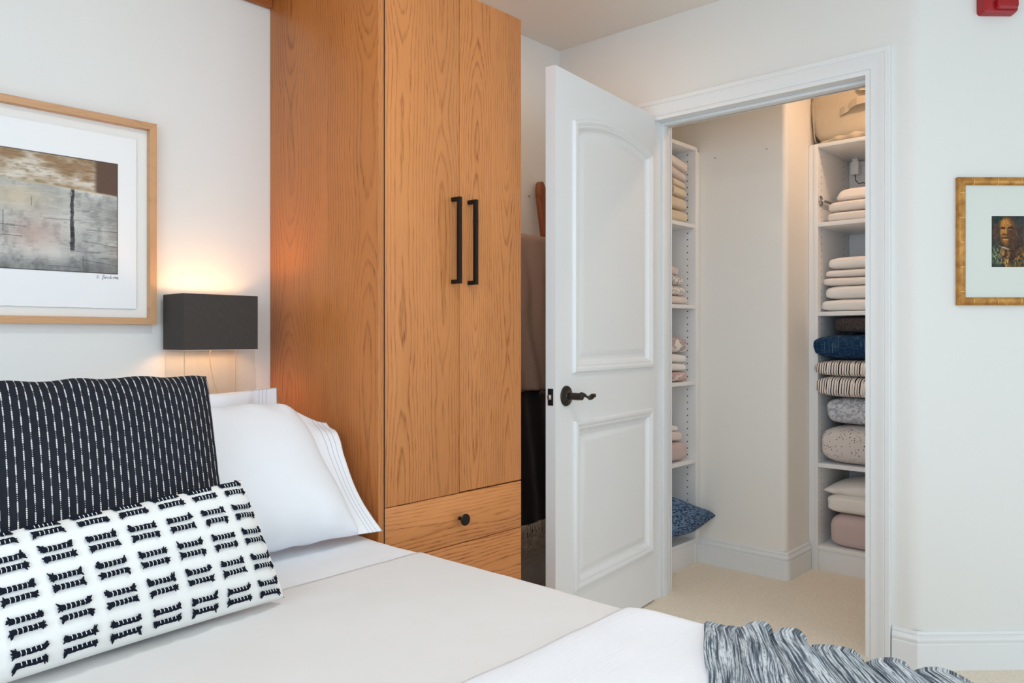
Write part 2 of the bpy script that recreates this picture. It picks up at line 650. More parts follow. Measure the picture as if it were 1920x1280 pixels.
lever(0)
lever(1)
bm = bmesh.new()
box(bm, -0.0018, 0.002, 0.009, 0.031, 0.873, 0.931, bev=0.0015)
lp = auto(obj('latch_plate', bm, m_black, door))
bm = bmesh.new()
box(bm, -0.012, 0.0, 0.014, 0.027, 0.893, 0.911, bev=0.003, seg=3)
auto(obj('latch_bolt', bm, m_steel, lp))
bm = bmesh.new()
for zz in (0.883, 0.921):
    lathe(bm, [(0.0028, 0), (0.0028, 0.0008), (0.001, 0.001)], (-0.0018, 0.020, zz), (-1, 0, 0), 12)
obj('screw', bm, m_bronze, lp)
for zz in (0.25, 1.02, 1.80):
    bm = bmesh.new()
    tube(bm, [(DW + 0.006, DT + 0.004, zz - 0.045), (DW + 0.006, DT + 0.004, zz + 0.045)], 0.006, 12)
    auto(obj('hinge', bm, m_bronze, door))

# ------------------------------------------------------------------ bed surround and wardrobe
t = thing('bed_surround', (1.335, 1.99, 0), 'tall reddish oak side panel and header board framing the bed recess', 'bed surround')
def rel(o, t):
    o.parent = t
    o.matrix_parent_inverse = Matrix.Translation(-Vector(t.location))
    return o
rel(boxo('side_panel', (1.3245, 1.3420, 1.710, VH - .002, 0, 2.40), oak_side, bev=0.0006), t)
rel(boxo('edge_strip', (1.3240, 1.3425, 1.704, 1.7098, 0, 2.40), oak_edge, bev=0.0008), t)
rel(boxo('header', (-1.62, 1.3240, 2.252, VH - .002, 2.168, 2.200), oak_dark, bev=0.002), t)
bm = bmesh.new()
for (d, z0, z1) in ((0.030, 2.2005, 2.212), (0.042, 2.2125, 2.40)):
    box(bm, -1.62, 1.3240, VH - d, VH - .002, z0, z1, bev=0.002)
rel(auto(obj('header_board', bm, oak_dark)), t)

m_gap_shade = Mat('gap_shade', rgb(46, 22, 12), 0.8)
rel(boxo('gap_shade_strip', (1.3427, 1.3497, 1.7085, 1.730, 0, 2.155), m_gap_shade), t)  # dark-coloured strip standing in for the shade between panel and door

t = thing('wardrobe', (1.636, 1.98, 0), 'tall oak wardrobe with two doors, black bar handles and drawers below', 'wardrobe')
W0, W1, VF = 1.3500, 1.919, 1.7085
bm = bmesh.new()
box(bm, W0 + 0.001, W1 - 0.001, VF + 0.024, VH - 0.001, 0.0, 2.159)
rel(obj('carcass', bm, oak_side), t)
for i, (a, b) in enumerate(((W0, 1.6345), (1.6370, W1))):
    d = rel(boxo('wardrobe_door', (a, b, VF, VF + 0.021, 0.6325 + 0.002 * i, 2.160), oak_front, bev=0.0009), t)
    hu = 1.607 if i == 0 else 1.676
    bm = bmesh.new()
    box(bm, hu - 0.006, hu + 0.006, VF - 0.036, VF - 0.024, 1.268, 1.528, bev=0.0008)
    for z0 in (1.268, 1.516):
        box(bm, hu - 0.006, hu + 0.006, VF - 0.0245, VF, z0, z0 + 0.012, bev=0.0005)
    o = auto(obj('handle', bm, m_black))
    rel(o, t)
    o.parent = d
    o.matrix_parent_inverse = Matrix.Identity(4)
for i, (z0, z1) in enumerate(((0.4785, 0.6300), (0.2900, 0.4760), (0.0700, 0.2875))):
    d = rel(boxo('drawer', (W0, W1, VF, VF + 0.021, z0, z1), oak_drawer, bev=0.0009), t)
    bm = bmesh.new()
    lathe(bm, [(0.006, 0.0), (0.005, 0.004), (0.005, 0.018), (0.008, 0.021), (0.0175, 0.024), (0.0182, 0.027), (0.0165, 0.0295), (0.010, 0.031)], (1.636, VF, (z0 + z1) / 2), (0, -1, 0), 32)
    o = auto(obj('knob', bm, m_black))
    o.parent = d
rel(boxo('plinth', (W0 + 0.01, W1 - 0.01, VF + 0.06, VF + 0.08, 0.0, 0.068), oak_drawer), t)

# ------------------------------------------------------------------ numpy painting (flat printed pictures)
def vnoise(xs, ys, scale, seed):
    rs = np.random.RandomState(seed)
    g = rs.rand(64, 64)
    X = xs * scale
    Y = ys * scale
    xi = np.floor(X).astype(int)
    yi = np.floor(Y).astype(int)
    fx = X - xi
    fy = Y - yi
    fx = fx * fx * (3 - 2 * fx)
    fy = fy * fy * (3 - 2 * fy)
    a = g[yi % 64, xi % 64]
    b = g[yi % 64, (xi + 1) % 64]
    c = g[(yi + 1) % 64, xi % 64]
    d = g[(yi + 1) % 64, (xi + 1) % 64]
    return (a * (1 - fx) + b * fx) * (1 - fy) + (c * (1 - fx) + d * fx) * fy


def fbm(x, y, s, seed, o=4):
    r = 0
    a = 0.5
    for i in range(o):
        r = r + a * vnoise(x, y, s * 2 ** i, seed + i)
        a *= 0.5
    return r / (1 - 0.5 ** o)


def picture(name, img, p0, ux, uz, parent):
    """img: (ny, nx, 3) sRGB 0..255 in rows from the bottom, painted on a flat grid of real size"""
    ny, nx, _ = img.shape
    me = bpy.data.meshes.new(name)
    p0, ux, uz = Vector(p0), Vector(ux), Vector(uz)
    P0 = np.array(p0)
    gx = np.arange(nx + 1) / nx
    gy = np.arange(ny + 1) / ny
    GX, GY = np.meshgrid(gx, gy)
    V = P0 + GX[..., None] * np.array(ux) + GY[..., None] * np.array(uz)
    V = V.reshape(-1, 3)
    i = np.arange(ny)[:, None] * (nx + 1) + np.arange(nx)[None, :]
    F = np.stack([i, i + 1, i + nx + 2, i + nx + 1], -1).reshape(-1, 4)
    me.vertices.add(len(V))
    me.vertices.foreach_set('co', V.ravel())
    me.loops.add(F.size)
    me.loops.foreach_set('vertex_index', F.ravel())
    me.polygons.add(len(F))
    me.polygons.foreach_set('loop_start', np.arange(len(F)) * 4)
    me.update()
    att = me.color_attributes.new('paint', 'FLOAT_COLOR', 'CORNER')
    c = np.clip(img / 255.0, 0, 1)
    c = np.where(c <= 0.04045, c / 12.92, ((c + 0.055) / 1.055) ** 2.4)
    c = np.concatenate([c.reshape(-1, 3), np.ones((ny * nx, 1))], 1)
    att.data.foreach_set('color', np.repeat(c, 4, axis=0).ravel().astype(np.float32))
    m = Mat(name + '_ink', None, 0.7, spec=0.2)
    n = m.t.nodes.new('ShaderNodeVertexColor')
    n.layer_name = 'paint'
    m.color(n.outputs[0])
    me.materials.append(m.m)
    o = bpy.data.objects.new(name, me)
    C.objects.link(o)
    o.parent = parent
    return o


def blend(img, mask, col):
    m = np.clip(mask, 0, 1)[..., None]
    return img * (1 - m) + np.array(col, float) * m


def sst(x, a, b):
    t = np.clip((x - a) / (b - a), 0, 1)
    return t * t * (3 - 2 * t)


# ------------------------------------------------------------------ big framed print over the bed
FU0, FU1, FZ0, FZ1 = 0.150, 0.950, 1.143, 1.716
FV = 2.240
t = thing('framed_print', (0.55, VH, 1.143), 'pale oak framed abstract brown and grey print hanging above the pillows', 'picture')
T0 = Vector(t.location)
fw, fd = 0.019, 0.028
def fbar(poly, name, mat):
    bm = bmesh.new()
    a = [bm.verts.new(Vector((x, FV, z)) - T0) for x, z in poly]
    b = [bm.verts.new(Vector((x, VH - 0.001, z)) - T0) for x, z in poly]
    for k in range(4):
        bm.faces.new((a[k], a[(k + 1) % 4], b[(k + 1) % 4], b[k]))
    bm.faces.new(a)
    bm.faces.new(b)
    bmesh.ops.recalc_face_normals(bm, faces=bm.faces)
    bmesh.ops.bevel(bm, geom=list(bm.edges), offset=0.0005, segments=1, affect='EDGES')
    return obj(name, bm, mat, t)
fbar([(FU0, FZ0), (FU1, FZ0), (FU1 - fw, FZ0 + fw), (FU0 + fw, FZ0 + fw)], 'frame', oak_pale)
fbar([(FU0, FZ1), (FU1, FZ1), (FU1 - fw, FZ1 - fw), (FU0 + fw, FZ1 - fw)], 'frame', oak_pale)
fbar([(FU0, FZ0), (FU0, FZ1), (FU0 + fw, FZ1 - fw), (FU0 + fw, FZ0 + fw)], 'frame', oak_pale_v)
fbar([(FU1, FZ0), (FU1, FZ1), (FU1 - fw, FZ1 - fw), (FU1 - fw, FZ0 + fw)], 'frame', oak_pale_v)
m_board = Mat('white_mount_board', rgb(232, 231, 228), 0.8, spec=0.2)
m_paper = Mat('white_rag_paper', rgb(236, 238, 240), 0.85, spec=0.15)
bm = bmesh.new()
box(bm, FU0 + fw - T0.x, FU1 - fw - T0.x, 2.262 - T0.y, 2.266 - T0.y, FZ0 + fw - T0.z, FZ1 - fw - T0.z)
obj('backing_board', bm, m_board, t)
# deckle edged paper floating on the board
bm = bmesh.new()
pu0, pu1, pz0, pz1 = 0.200, 0.900, 1.187, 1.665
ring = []
def deck(i):
    return 0.0016 * (noise.noise(Vector((i * 0.37, 5.1, 0))) + 0.6 * noise.noise(Vector((i * 1.3, 1.1, 0))))
N = 90
for k in range(N): ring.append((pu0 + (pu1 - pu0) * k / N, pz0 + deck(k)))
for k in range(N): ring.append((pu1 + deck(k + 200), pz0 + (pz1 - pz0) * k / N))
for k in range(N): ring.append((pu1 + (pu0 - pu1) * k / N, pz1 + deck(k + 400)))
for k in range(N): ring.append((pu0 + deck(k + 600), pz1 + (pz0 - pz1) * k / N))
a = [bm.verts.new(Vector((x, 2.2575, z)) - T0) for x, z in ring]
b = [bm.verts.new(Vector((x, 2.2585, z)) - T0) for x, z in ring]
for k in range(len(ring)):
    bm.faces.new((a[k], a[(k + 1) % len(ring)], b[(k + 1) % len(ring)], b[k]))
bm.faces.new(a[::-1])
bm.faces.new(b)
paper = obj('paper', bm, m_paper, t)

nx, ny = 460, 230
u = np.linspace(0.238, 0.850, nx)
zz = np.linspace(1.281, 1.588, ny)
U, Z = np.meshgrid(u, zz)
img = np.zeros((ny, nx, 3)) + np.array([190., 193, 190])
n1 = fbm(U * 1.0, Z * 1.6, 9, 3)
n2 = fbm(U * 1.3, Z, 45, 11)
n3 = fbm(U * 0.5, Z * 3, 60, 17)
img = blend(img, sst(n1, .35, .8) * .8, (220, 221, 217))
img = blend(img, sst(1 - n1, .42, .85) * .6, (150, 154, 154))
img = blend(img, sst(n2, .45, .85) * .5, (120, 122, 120))
n4 = fbm(U * .4, Z * 2.2, 150, 77, 3)
img = blend(img, sst(n4, .58, .9) * .4, (104, 106, 106))
img = blend(img, sst(1 - n4, .6, .9) * .5, (228, 229, 226))
img = blend(img, np.exp(-(((U - .645) / .07) ** 2 + ((Z - 1.375) / .05) ** 2)) * .6, (190, 158, 146))
img = blend(img, np.exp(-(((U - .60) / .09) ** 2 + ((Z - 1.468) / .035) ** 2)) * .75, (202, 186, 160))
img = blend(img, sst(Z, 1.335, 1.287) * (.35 + .6 * n2), (92, 94, 94))
img = blend(img, sst(U, .79, .85) * sst(Z, 1.5, 1.44) * n3 * 1.1, (120, 120, 118))
zb = 1.512 - .06 * (U - .6) + .003 * (n2 - .5)
top = sst(Z - zb, -.002, .002)
tc = np.zeros_like(img) + np.array([150., 124, 96])
tn = fbm(U * 1.0, Z * 2.6, 22, 31, 5)
tc = blend(tc, sst(tn, .25, .80), (212, 207, 195))
tc = blend(tc, sst(fbm(U * .6, Z * 2.4, 110, 44), .45, .8) * .55, (124, 98, 70))
tc = blend(tc, sst(U, .785, .800), (98, 79, 68))
tc = blend(tc, sst(.30 - U, 0, .03), (110, 92, 78))
img = img * (1 - top[..., None]) + tc * top[..., None]
img = blend(img, np.exp(-((Z - zb) / .0022) ** 2) * .5, (190, 172, 130))
n5 = fbm(U * 3, Z * .8, 120, 55, 3)
st = sst((.0040 + .0015 * sst(Z, 1.42, 1.36) + .006 * (n5 - .5)) - np.abs(U - .735 - .006 * (n2 - .5)), -.001, .001) * sst(Z, 1.333, 1.342) * sst(1.507 - Z, 0, .01)
img = blend(img, st * (.6 + .5 * n3), (52, 52, 56))
rs = np.random.RandomState(5)
for i in range(26):
    cu = rs.uniform(.28, .84); cz = rs.uniform(1.29, 1.46); L = rs.uniform(.01, .06)
    if rs.rand() < .75:
        d = np.abs(Z - cz - rs.uniform(-.15, .1) * (U - cu)) / .0008
        msk = np.exp(-d ** 2) * (np.abs(U - cu) < L)
    else:
        d = np.abs(U - cu) / .0009
        msk = np.exp(-d ** 2) * (np.abs(Z - cz) < L * .5)
    img = blend(img, msk * .7, (78, 78, 80))
for e in (U - u[0], u[-1] - U, Z - zz[0], zz[-1] - Z):
    img = blend(img, sst(.0022 - e, 0, .0012) * .8, (70, 68, 66))
pr = picture('print', img, Vector((0.238, 2.2570, 1.281)) - T0, (0.612, 0, 0), (0, 0, 0.307), t)
# pencilled signature
m_pencil = Mat('pencil', rgb(92, 92, 98), 0.8)
bm = bmesh.new()
def stroke(pts, r=0.0005):
    tube(bm, [Vector((0.796 + a * 0.054, 2.2572, 1.2668 + b * 0.012)) - T0 for a, b in pts], r, 6)
stroke([(0.07, .75), (.0, .6), (.05, .5), (-.02, .25), (.03, .1), (.1, .3)])
stroke([(.25, -.3), (.30, .95), (.36, .8), (.30, .5), (.39, .35), (.32, .05), (.25, .1)])
stroke([(.40, .45), (.36, .3), (.40, .1), (.44, .3), (.40, .45), (.47, .5), (.49, .12), (.53, .5)])
stroke([(.60, .5), (.55, .3), (.60, .1), (.64, .15)])
stroke([(.66, .9), (.65, .1)])
stroke([(.73, .5), (.655, .3), (.73, .08)])
stroke([(.79, .55), (.785, .1)])
stroke([(.87, .35), (.82, .45), (.83, .6), (.87, .55), (.865, .1)])
stroke([(.94, .35), (.89, .45), (.90, .6), (.94, .55), (.935, .1)])
stroke([(.99, .35), (.965, .5), (1.0, .62), (1.02, .45), (.96, .2), (.99, .05), (1.03, .15), (.99, .35)])
obj('signature', bm, m_pencil, t)
m_glass = Mat('picture_glass', (1, 1, 1, 1), 0.02)
m_glass.b.inputs['Transmission Weight'].default_value = 1.0
m_glass.b.inputs['IOR'].default_value = 1.1

# ------------------------------------------------------------------ gold framed portrait on the slanted wall
wn = Vector((CD.y, -CD.x, 0))            # out of the wall, towards the room
if wn.dot(Vector((-1, -1, 0))) < 0:
    wn = -wn
e1 = Vector((CD.x, CD.y, 0))
def wp(s, d, z):
    return Vector((c0.x, c0.y, 0)) + e1 * s + wn * d + Vector((0, 0, z))
t = thing('framed_portrait', tuple(wp(0.303, 0, 1.213)), 'small dark portrait in a wide pale mount and gold bamboo frame beside the closet', 'picture')
T0 = Vector(t.location)
m_gold = Mat('gilded_wood', None, 0.38, 0.35)
v, x, y, z = m_gold.coord()
ng = m_gold.noise(v, 40, 4)
m_gold.color(m_gold.mix(m_gold.ramp(ng, [(0.35, 0.0), (0.7, 1.0)]), rgb(196, 144, 72), rgb(150, 98, 40)))
m_gdark = Mat('gilded_edge', rgb(118, 78, 34), 0.4, 0.4)
s0, s1, z0, z1 = 0.132, 0.474, 1.213, 1.639
GF = [(0.0, 0.0), (0.0, 0.014), (0.002, 0.0165), (0.004, 0.0155), (0.006, 0.017), (0.013, 0.0195), (0.021, 0.0175), (0.024, 0.0145), (0.026, 0.013), (0.026, 0.008)]
bm = bmesh.new()
sweep(bm, [(s0, z0), (s1, z0), (s1, z1), (s0, z1)], GF, True, lambda a, b, h: wp(a, h, b) - T0)
bmesh.ops.recalc_face_normals(bm, faces=bm.faces)
auto(obj('frame', bm, m_gold, t), 30)
# bamboo rings
m_ring = Mat('pale_gilded_ring', rgb(226, 178, 112), 0.4, 0.3)
m_ring2 = Mat('frame_hollow', rgb(70, 44, 20), 0.5)
def ring_at(along, pos):
    w2 = 0.0012
    for side in (0, 1):
        bm = bmesh.new()
        pr_ = [(d, h + 0.0009) for d, h in GF[4:9]]
        vs1, vs2 = [], []
        for d, h in pr_:
            if along == 'z':
                s = s0 + d if side == 0 else s1 - d
                vs1.append(bm.verts.new(wp(s, h, pos - w2) - T0)); vs2.append(bm.verts.new(wp(s, h, pos + w2) - T0))
            else:
                zq = z0 + d if side == 0 else z1 - d
                vs1.append(bm.verts.new(wp(pos - w2, h, zq) - T0)); vs2.append(bm.verts.new(wp(pos + w2, h, zq) - T0))
        for k in range(len(vs1) - 1):
            bm.faces.new((vs1[k], vs1[k + 1], vs2[k + 1], vs2[k]))
        obj('frame_ring', bm, m_ring, t, smooth=True)
for k in range(5): ring_at('z', z0 + 0.045 + k * 0.082)
for k in range(4): ring_at('x', s0 + 0.052 + k * 0.080)
m_mount = Mat('pale_green_white_mount', rgb(214, 220, 214), 0.85, spec=0.2)
bm = bmesh.new()
def wbox(bm, a0, a1, d0, d1, q0, q1):
    vs = [bm.verts.new(wp(a, d, q) - T0) for a in (a0, a1) for d in (d0, d1) for q in (q0, q1)]
    for f in ((0, 1, 3, 2), (4, 6, 7, 5), (0, 4, 5, 1), (2, 3, 7, 6), (0, 2, 6, 4), (1, 5, 7, 3)):
        bm.faces.new([vs[k] for k in f])
wbox(bm, s0 + .02, s1 - .02, 0.004, 0.008, z0 + .02, z1 - .02)
bmesh.ops.recalc_face_normals(bm, faces=bm.faces)
obj('mount', bm, m_mount, t)
m_white = Mat('white_bevel', rgb(240, 240, 236), 0.8)
bm = bmesh.new()
wbox(bm, .2455, .3605, 0.008, 0.0088, 1.3375, 1.5135)
bmesh.ops.recalc_face_normals(bm, faces=bm.faces)
obj('mount_bevel', bm, m_white, t)
nx, ny = 130, 200
X, Y = np.meshgrid(np.linspace(0, 1, nx), np.linspace(0, 1.56, ny))
n1 = fbm(X, Y, 7, 3, 5); n2 = fbm(X, Y * .6, 26, 9, 4)
def ell(cx, cy, rx, ry, soft=.15, rot=0.0):
    dx, dy = X - cx, Y - cy
    c_, s_ = math.cos(rot), math.sin(rot)
    r = np.sqrt(((dx * c_ + dy * s_) / rx) ** 2 + ((-dx * s_ + dy * c_) / ry) ** 2)
    return sst(r, 1 + soft, 1 - soft)
img = np.zeros((ny, nx, 3)) + np.array([44., 56, 54])
img = blend(img, sst(n1, .4, .7) * .6, (70, 64, 56))
img = blend(img, ell(.12, 1.02, .07, .28, .6) * .8, (104, 62, 54))
img = blend(img, ell(.92, 1.1, .06, .3, .6) * .5, (92, 66, 58))
img = blend(img, ell(.58, .95, .34, .58, .12, .12), (72, 58, 50))     # hood
img = blend(img, ell(.60, .55, .42, .32, .25), (66, 52, 44))
img = blend(img, ell(.46, 1.1, .20, .42, .2), (150, 98, 48))           # face
img = blend(img, ell(.62, 1.0, .14, .42, .5), (84, 60, 46))
img = blend(img, ell(.42, 1.32, .17, .13, .5), (178, 122, 60))
img = blend(img, ell(.33, 1.08, .07, .09, .5), (186, 128, 62))
for cx, cy in ((.36, 1.19), (.58, 1.19)):
    img = blend(img, ell(cx, cy, .085, .045, .4), (66, 42, 28))
    img = blend(img, ell(cx, cy - .035, .06, .012, .5), (160, 112, 70))
img = blend(img, ell(.435, 1.1, .022, .12, .6), (204, 148, 84))
img = blend(img, ell(.40, 1.0, .07, .02, .5), (66, 42, 30))
img = blend(img, ell(.41, .89, .11, .02, .4, .1), (62, 38, 30))
img = blend(img, ell(.42, .84, .07, .022, .5), (204, 150, 84))
img = blend(img, ell(.74, 1.1, .02, .42, .9, .35) * .3, (128, 104, 72))
img = blend(img, ell(.16, .36, .17, .30, .5) * sst(n2, .2, .75), (118, 130, 98))
img = blend(img, ell(.85, .22, .22, .34, .5) * sst(n2, .2, .8), (140, 98, 46))
img = blend(img, ell(.42, .58, .14, .025, .5, -.3), (176, 164, 124))
img = blend(img, ell(.42, .30, .17, .26, .5) * sst(n2, .3, .8), (168, 112, 60))
img = blend(img, ell(.5, .1, .08, .12, .5) * sst(n2, .4, .5), (226, 164, 64))
img = blend(img, ell(.68, .38, .08, .4, .4, -.45) * .8, (62, 46, 42))
img = img * (.72 + .56 * n2[..., None])
picture('portrait', img, wp(.248, 0.0092, 1.340) - T0, e1 * 0.110, (0, 0, 0.171), t)

# red wall alarm above it
t = thing('fire_alarm', tuple(wp(0.265, 0, 2.18)), 'red plastic fire alarm sounder high on the wall above the gold frame', 'fire alarm')
T0 = Vector(t.location)
m_red = Mat('red_plastic', rgb(158, 14, 26), 0.3)
def wblock(name, a0, a1, d0, d1, q0, q1, r, taper, mat):
    """rounded housing standing on the slanted wall"""
    bm = bmesh.new()
    def rr(a0, a1, q0, q1, r):
        p = []
        for cx, cy, st in ((a1 - r, q0 + r, -PI / 2), (a1 - r, q1 - r, 0), (a0 + r, q1 - r, PI / 2), (a0 + r, q0 + r, PI)):
            for k in range(7):
                an = st + PI / 2 * k / 6
                p.append((cx + r * math.cos(an), cy + r * math.sin(an)))
        return p
    lv = [(d0, 0), (d0 + (d1 - d0) * .8, taper * .5), (d1 - 0.001, taper * .8), (d1, taper * 1.6)]
    rings = []
    for d, i in lv:
        rings.append([bm.verts.new(wp(a, d, q) - T0) for a, q in rr(a0 + i, a1 - i, q0 + i, q1 - i, r)])
    for i in range(3):
        n = len(rings[0])
        for k in range(n):
            bm.faces.new((rings[i][k], rings[i][(k + 1) % n], rings[i + 1][(k + 1) % n], rings[i + 1][k]))
    bm.faces.new(rings[-1])
    bm.faces.new(rings[0][::-1])
    bmesh.ops.recalc_face_normals(bm, faces=bm.faces)
    return auto(obj(name, bm, mat, t), 40)
wblock('housing', .203, .327, 0.0, .030, 2.180, 2.335, .012, .004, m_red)
wblock('sounder', .245, .318, .030, .046, 2.189, 2.224, .010, .003, m_red)
m_lens = Mat('strobe_lens', rgb(235, 235, 235), 0.1)
wblock('strobe_lens', .240, .320, .030, .052, 2.262, 2.322, .008, .006, m_lens)

# ------------------------------------------------------------------ bedside lamp on a ledge
boxl = thing('headboard_ledge', (0.85, 2.18, 0), 'white ledge along the wall behind the pillows', 'ledge')
rel(boxo('ledge_top', (-0.28, 1.3235, 2.105, VH - 0.001, 0.790, 0.812), m_trim, bev=0.002), boxl)
rel(boxo('ledge_front', (-0.28, 1.3235, 2.115, 2.135, 0.0, 0.7895), m_trim, bev=0.001), boxl)

t = thing('table_lamp', (1.0855, 2.187, 0.812), 'clear acrylic box lamp with black rectangular shade glowing beside the framed print', 'lamp')
T0 = Vector(t.location)
L0, L1, LV0, LV1, LZ0, LZ1 = 0.973, 1.198, 2.122, 2.252, 1.071, 1.2295
m_shade = Mat('black_linen_shade', None, 0.85, spec=0.15)
v, x, y, z = m_shade.coord()
wv = m_shade.noise(m_shade.vec(m_shade.f('MULTIPLY', m_shade.f('ADD', x, y), 900), m_shade.f('MULTIPLY', z, 60)), 1, 2)
m_shade.color(m_shade.mix(wv, rgb(58, 54, 52), rgb(80, 76, 73)))
m_shin = Mat('shade_lining', rgb(226, 214, 196), 0.8)
bm = bmesh.new()
th = 0.002
def L(a, b, c): return Vector((a, b, c)) - T0
def lbox(bm, a0, a1, b0, b1, c0, c1, bev=0.0):
    box(bm, a0 - T0.x, a1 - T0.x, b0 - T0.y, b1 - T0.y, c0 - T0.z, c1 - T0.z, bev=bev)
for d in ((L0, L1, LV0, LV0 + th), (L0, L1, LV1 - th, LV1), (L0, L0 + th, LV0 + th, LV1 - th), (L1 - th, L1, LV0 + th, LV1 - th)):
    lbox(bm, *d, LZ0, LZ1)
sh = obj('lamp_shade', bm, m_shade, t)
bm = bmesh.new()
for d in ((L0 + .003, L1 - .003, LV0 + .0025, LV0 + .003), (L0 + .003, L1 - .003, LV1 - .003, LV1 - .0025), (L0 + .0025, L0 + .003, LV0 + .003, LV1 - .003), (L1 - .003, L1 - .0025, LV0 + .003, LV1 - .003)):
    lbox(bm, *d, LZ0 + .001, LZ1 - .001)
obj('shade_lining', bm, m_shin, sh)
m_hem = Mat('shade_rim', rgb(232, 205, 180), 0.6)
for c0_, c1_ in ((LZ0 - .0012, LZ0), (LZ1, LZ1 + .0012)):
    bm = bmesh.new()
    for d in ((L0, L1, LV0, LV0 + th), (L0, L1, LV1 - th, LV1), (L0, L0 + th, LV0 + th, LV1 - th), (L1 - th, L1, LV0 + th, LV1 - th)):
        lbox(bm, *d, c0_, c1_)
    obj('shade_rim', bm, m_hem, sh)
m_acr = Mat('clear_acrylic', (1, 1, 1, 1), 0.03)
# thin clear sheet: mostly straight through, a little mirror
mx = m_acr.t.nodes.new('ShaderNodeMixShader')
tr = m_acr.t.nodes.new('ShaderNodeBsdfTransparent')
tr.inputs[0].default_value = (0.975, 0.975, 0.97, 1)
gl = m_acr.t.nodes.new('ShaderNodeBsdfGlossy')
gl.inputs['Roughness'].default_value = 0.03
mx.inputs[0].default_value = 0.04
m_acr.t.links.new(tr.outputs[0], mx.inputs[1])
m_acr.t.links.new(gl.outputs[0], mx.inputs[2])
m_acr.t.links.new(mx.outputs[0], m_acr.t.nodes['Material Output'].inputs[0])
m_aedge = Mat('acrylic_edge', rgb(206, 190, 170), 0.2)
bm = bmesh.new()
ZB = 0.8125
for d in ((L0 + .0035, L1 - .0035, LV0 + .0035, LV0 + .0065), (L0 + .0035, L1 - .0035, LV1 - .0065, LV1 - .0035), (L0 + .0035, L0 + .0065, LV0 + .0065, LV1 - .0065), (L1 - .0065, L1 - .0035, LV0 + .0065, LV1 - .0065)):
    lbox(bm, *d, ZB, LZ0 + .01)
obj('acrylic_body', bm, m_acr, t)
for a in (L0 + .0035, L1 - .0045):
    for b in (LV0 + .0035, LV1 - .0045):
        bm = bmesh.new()
        lbox(bm, a, a + .001, b, b + .001, ZB, LZ0)
        obj('acrylic_corner', bm, m_aedge, t)
m_bulb = Mat('lit_bulb', rgb(255, 220, 170), 0.4)
m_bulb.b.inputs['Emission Color'].default_value = (1.0, 0.56, 0.25, 1)
m_bulb.b.inputs['Emission Strength'].default_value = 92.0
bc = (1.085, 2.187)
bm = bmesh.new()
lathe(bm, [(0.010, 0), (0.014, .01), (0.024, .028), (0.028, .045), (0.024, .062), (0.012, .072), (0.002, .075)], Vector((bc[0], bc[1], 1.112)) - T0, (0, 0, 1), 20)
obj('bulb', bm, m_bulb, t, smooth=True)
bm = bmesh.new()
lathe(bm, [(0.016, 0), (0.016, .03), (0.012, .032)], Vector((bc[0], bc[1], 1.080)) - T0, (0, 0, 1), 20)
tube(bm, [L(L0 + .004, bc[1], 1.079), L(L1 - .004, bc[1], 1.079)], .002, 8)
auto(obj('socket', bm, m_melamine, t))
m_cord = Mat('clear_cord', rgb(214, 190, 160), 0.3)
bm = bmesh.new()
cp = [(1.085, 2.187, 1.08), (1.080, 2.186, 1.055), (1.082, 2.186, 1.03), (1.088, 2.187, 1.0), (1.096, 2.188, .965), (1.112, 2.189, .93), (1.125, 2.19, .90), (1.135, 2.19, .85), (1.13, 2.19, .83)]
tube(bm, [L(*q) for q in cp], .0016, 8)
obj('cord', bm, m_cord, t, smooth=True)

# ------------------------------------------------------------------ ceiling lights
m_lum = Mat('lit_diffuser', rgb(255, 250, 240), 0.5)
m_lum.b.inputs['Emission Color'].default_value = (1.0, 0.88, 0.74, 1)
def downlight(x, y, label, strength, r=0.075, group=None):
    t = thing('ceiling_light', (x, y, CEIL), label, 'ceiling light', group)
    bm = bmesh.new()
    lathe(bm, [(r + .02, 0), (r + .02, -.006), (r + .004, -.012), (r, -.010), (r, -.001)], (0, 0, -0.0005), (0, 0, 1), 32)
    auto(obj('frame', bm, m_trim, t))
    m = Mat('lit_diffuser', rgb(255, 250, 240), 0.5)
    m.b.inputs['Emission Color'].default_value = strength[1]
    m.b.inputs['Emission Strength'].default_value = strength[0]
    bm = bmesh.new()
    lathe(bm, [(r - .001, 0), (r - .001, -.0135), (r - .02, -.016)], (0, 0, -0.001), (0, 0, 1), 32)
    obj('diffuser', bm, m, t)
    return t
downlight(1.00, 0.75, 'round ceiling light over the middle of the bed', (300, (0.97, 0.98, 1.0, 1)))
downlight(0.10, -0.60, 'round ceiling light behind the camera', (60, (1.0, 0.93, 0.86, 1)))
downlight(2.08, 1.93, 'added unseen warm round light above the gap between wardrobe and door', (95, (1.0, 0.68, 0.42, 1)))  # added out of view to brighten the wall and ladder behind the door
downlight(3.42, 0.96, 'warm round ceiling light inside the closet', (235, (1.0, 0.66, 0.42, 1)), 0.055)

# ------------------------------------------------------------------ fabrics
def fabric(name, c1, c2=None, nscale=30, rough=0.9, weave=500, bstr=0.15):
    m = Mat(name, None, rough, spec=0.15)
    v, x, y, z = m.coord()
    m.color(m.mix(m.noise(v, nscale, 3), c1, c2 or tuple(c * 0.93 for c in c1[:3]) + (1,)))
    m.bump(m.noise(v, weave, 2), bstr, 0.0012)
    m.b.inputs['Sheen Weight'].default_value = 0.15
    return m


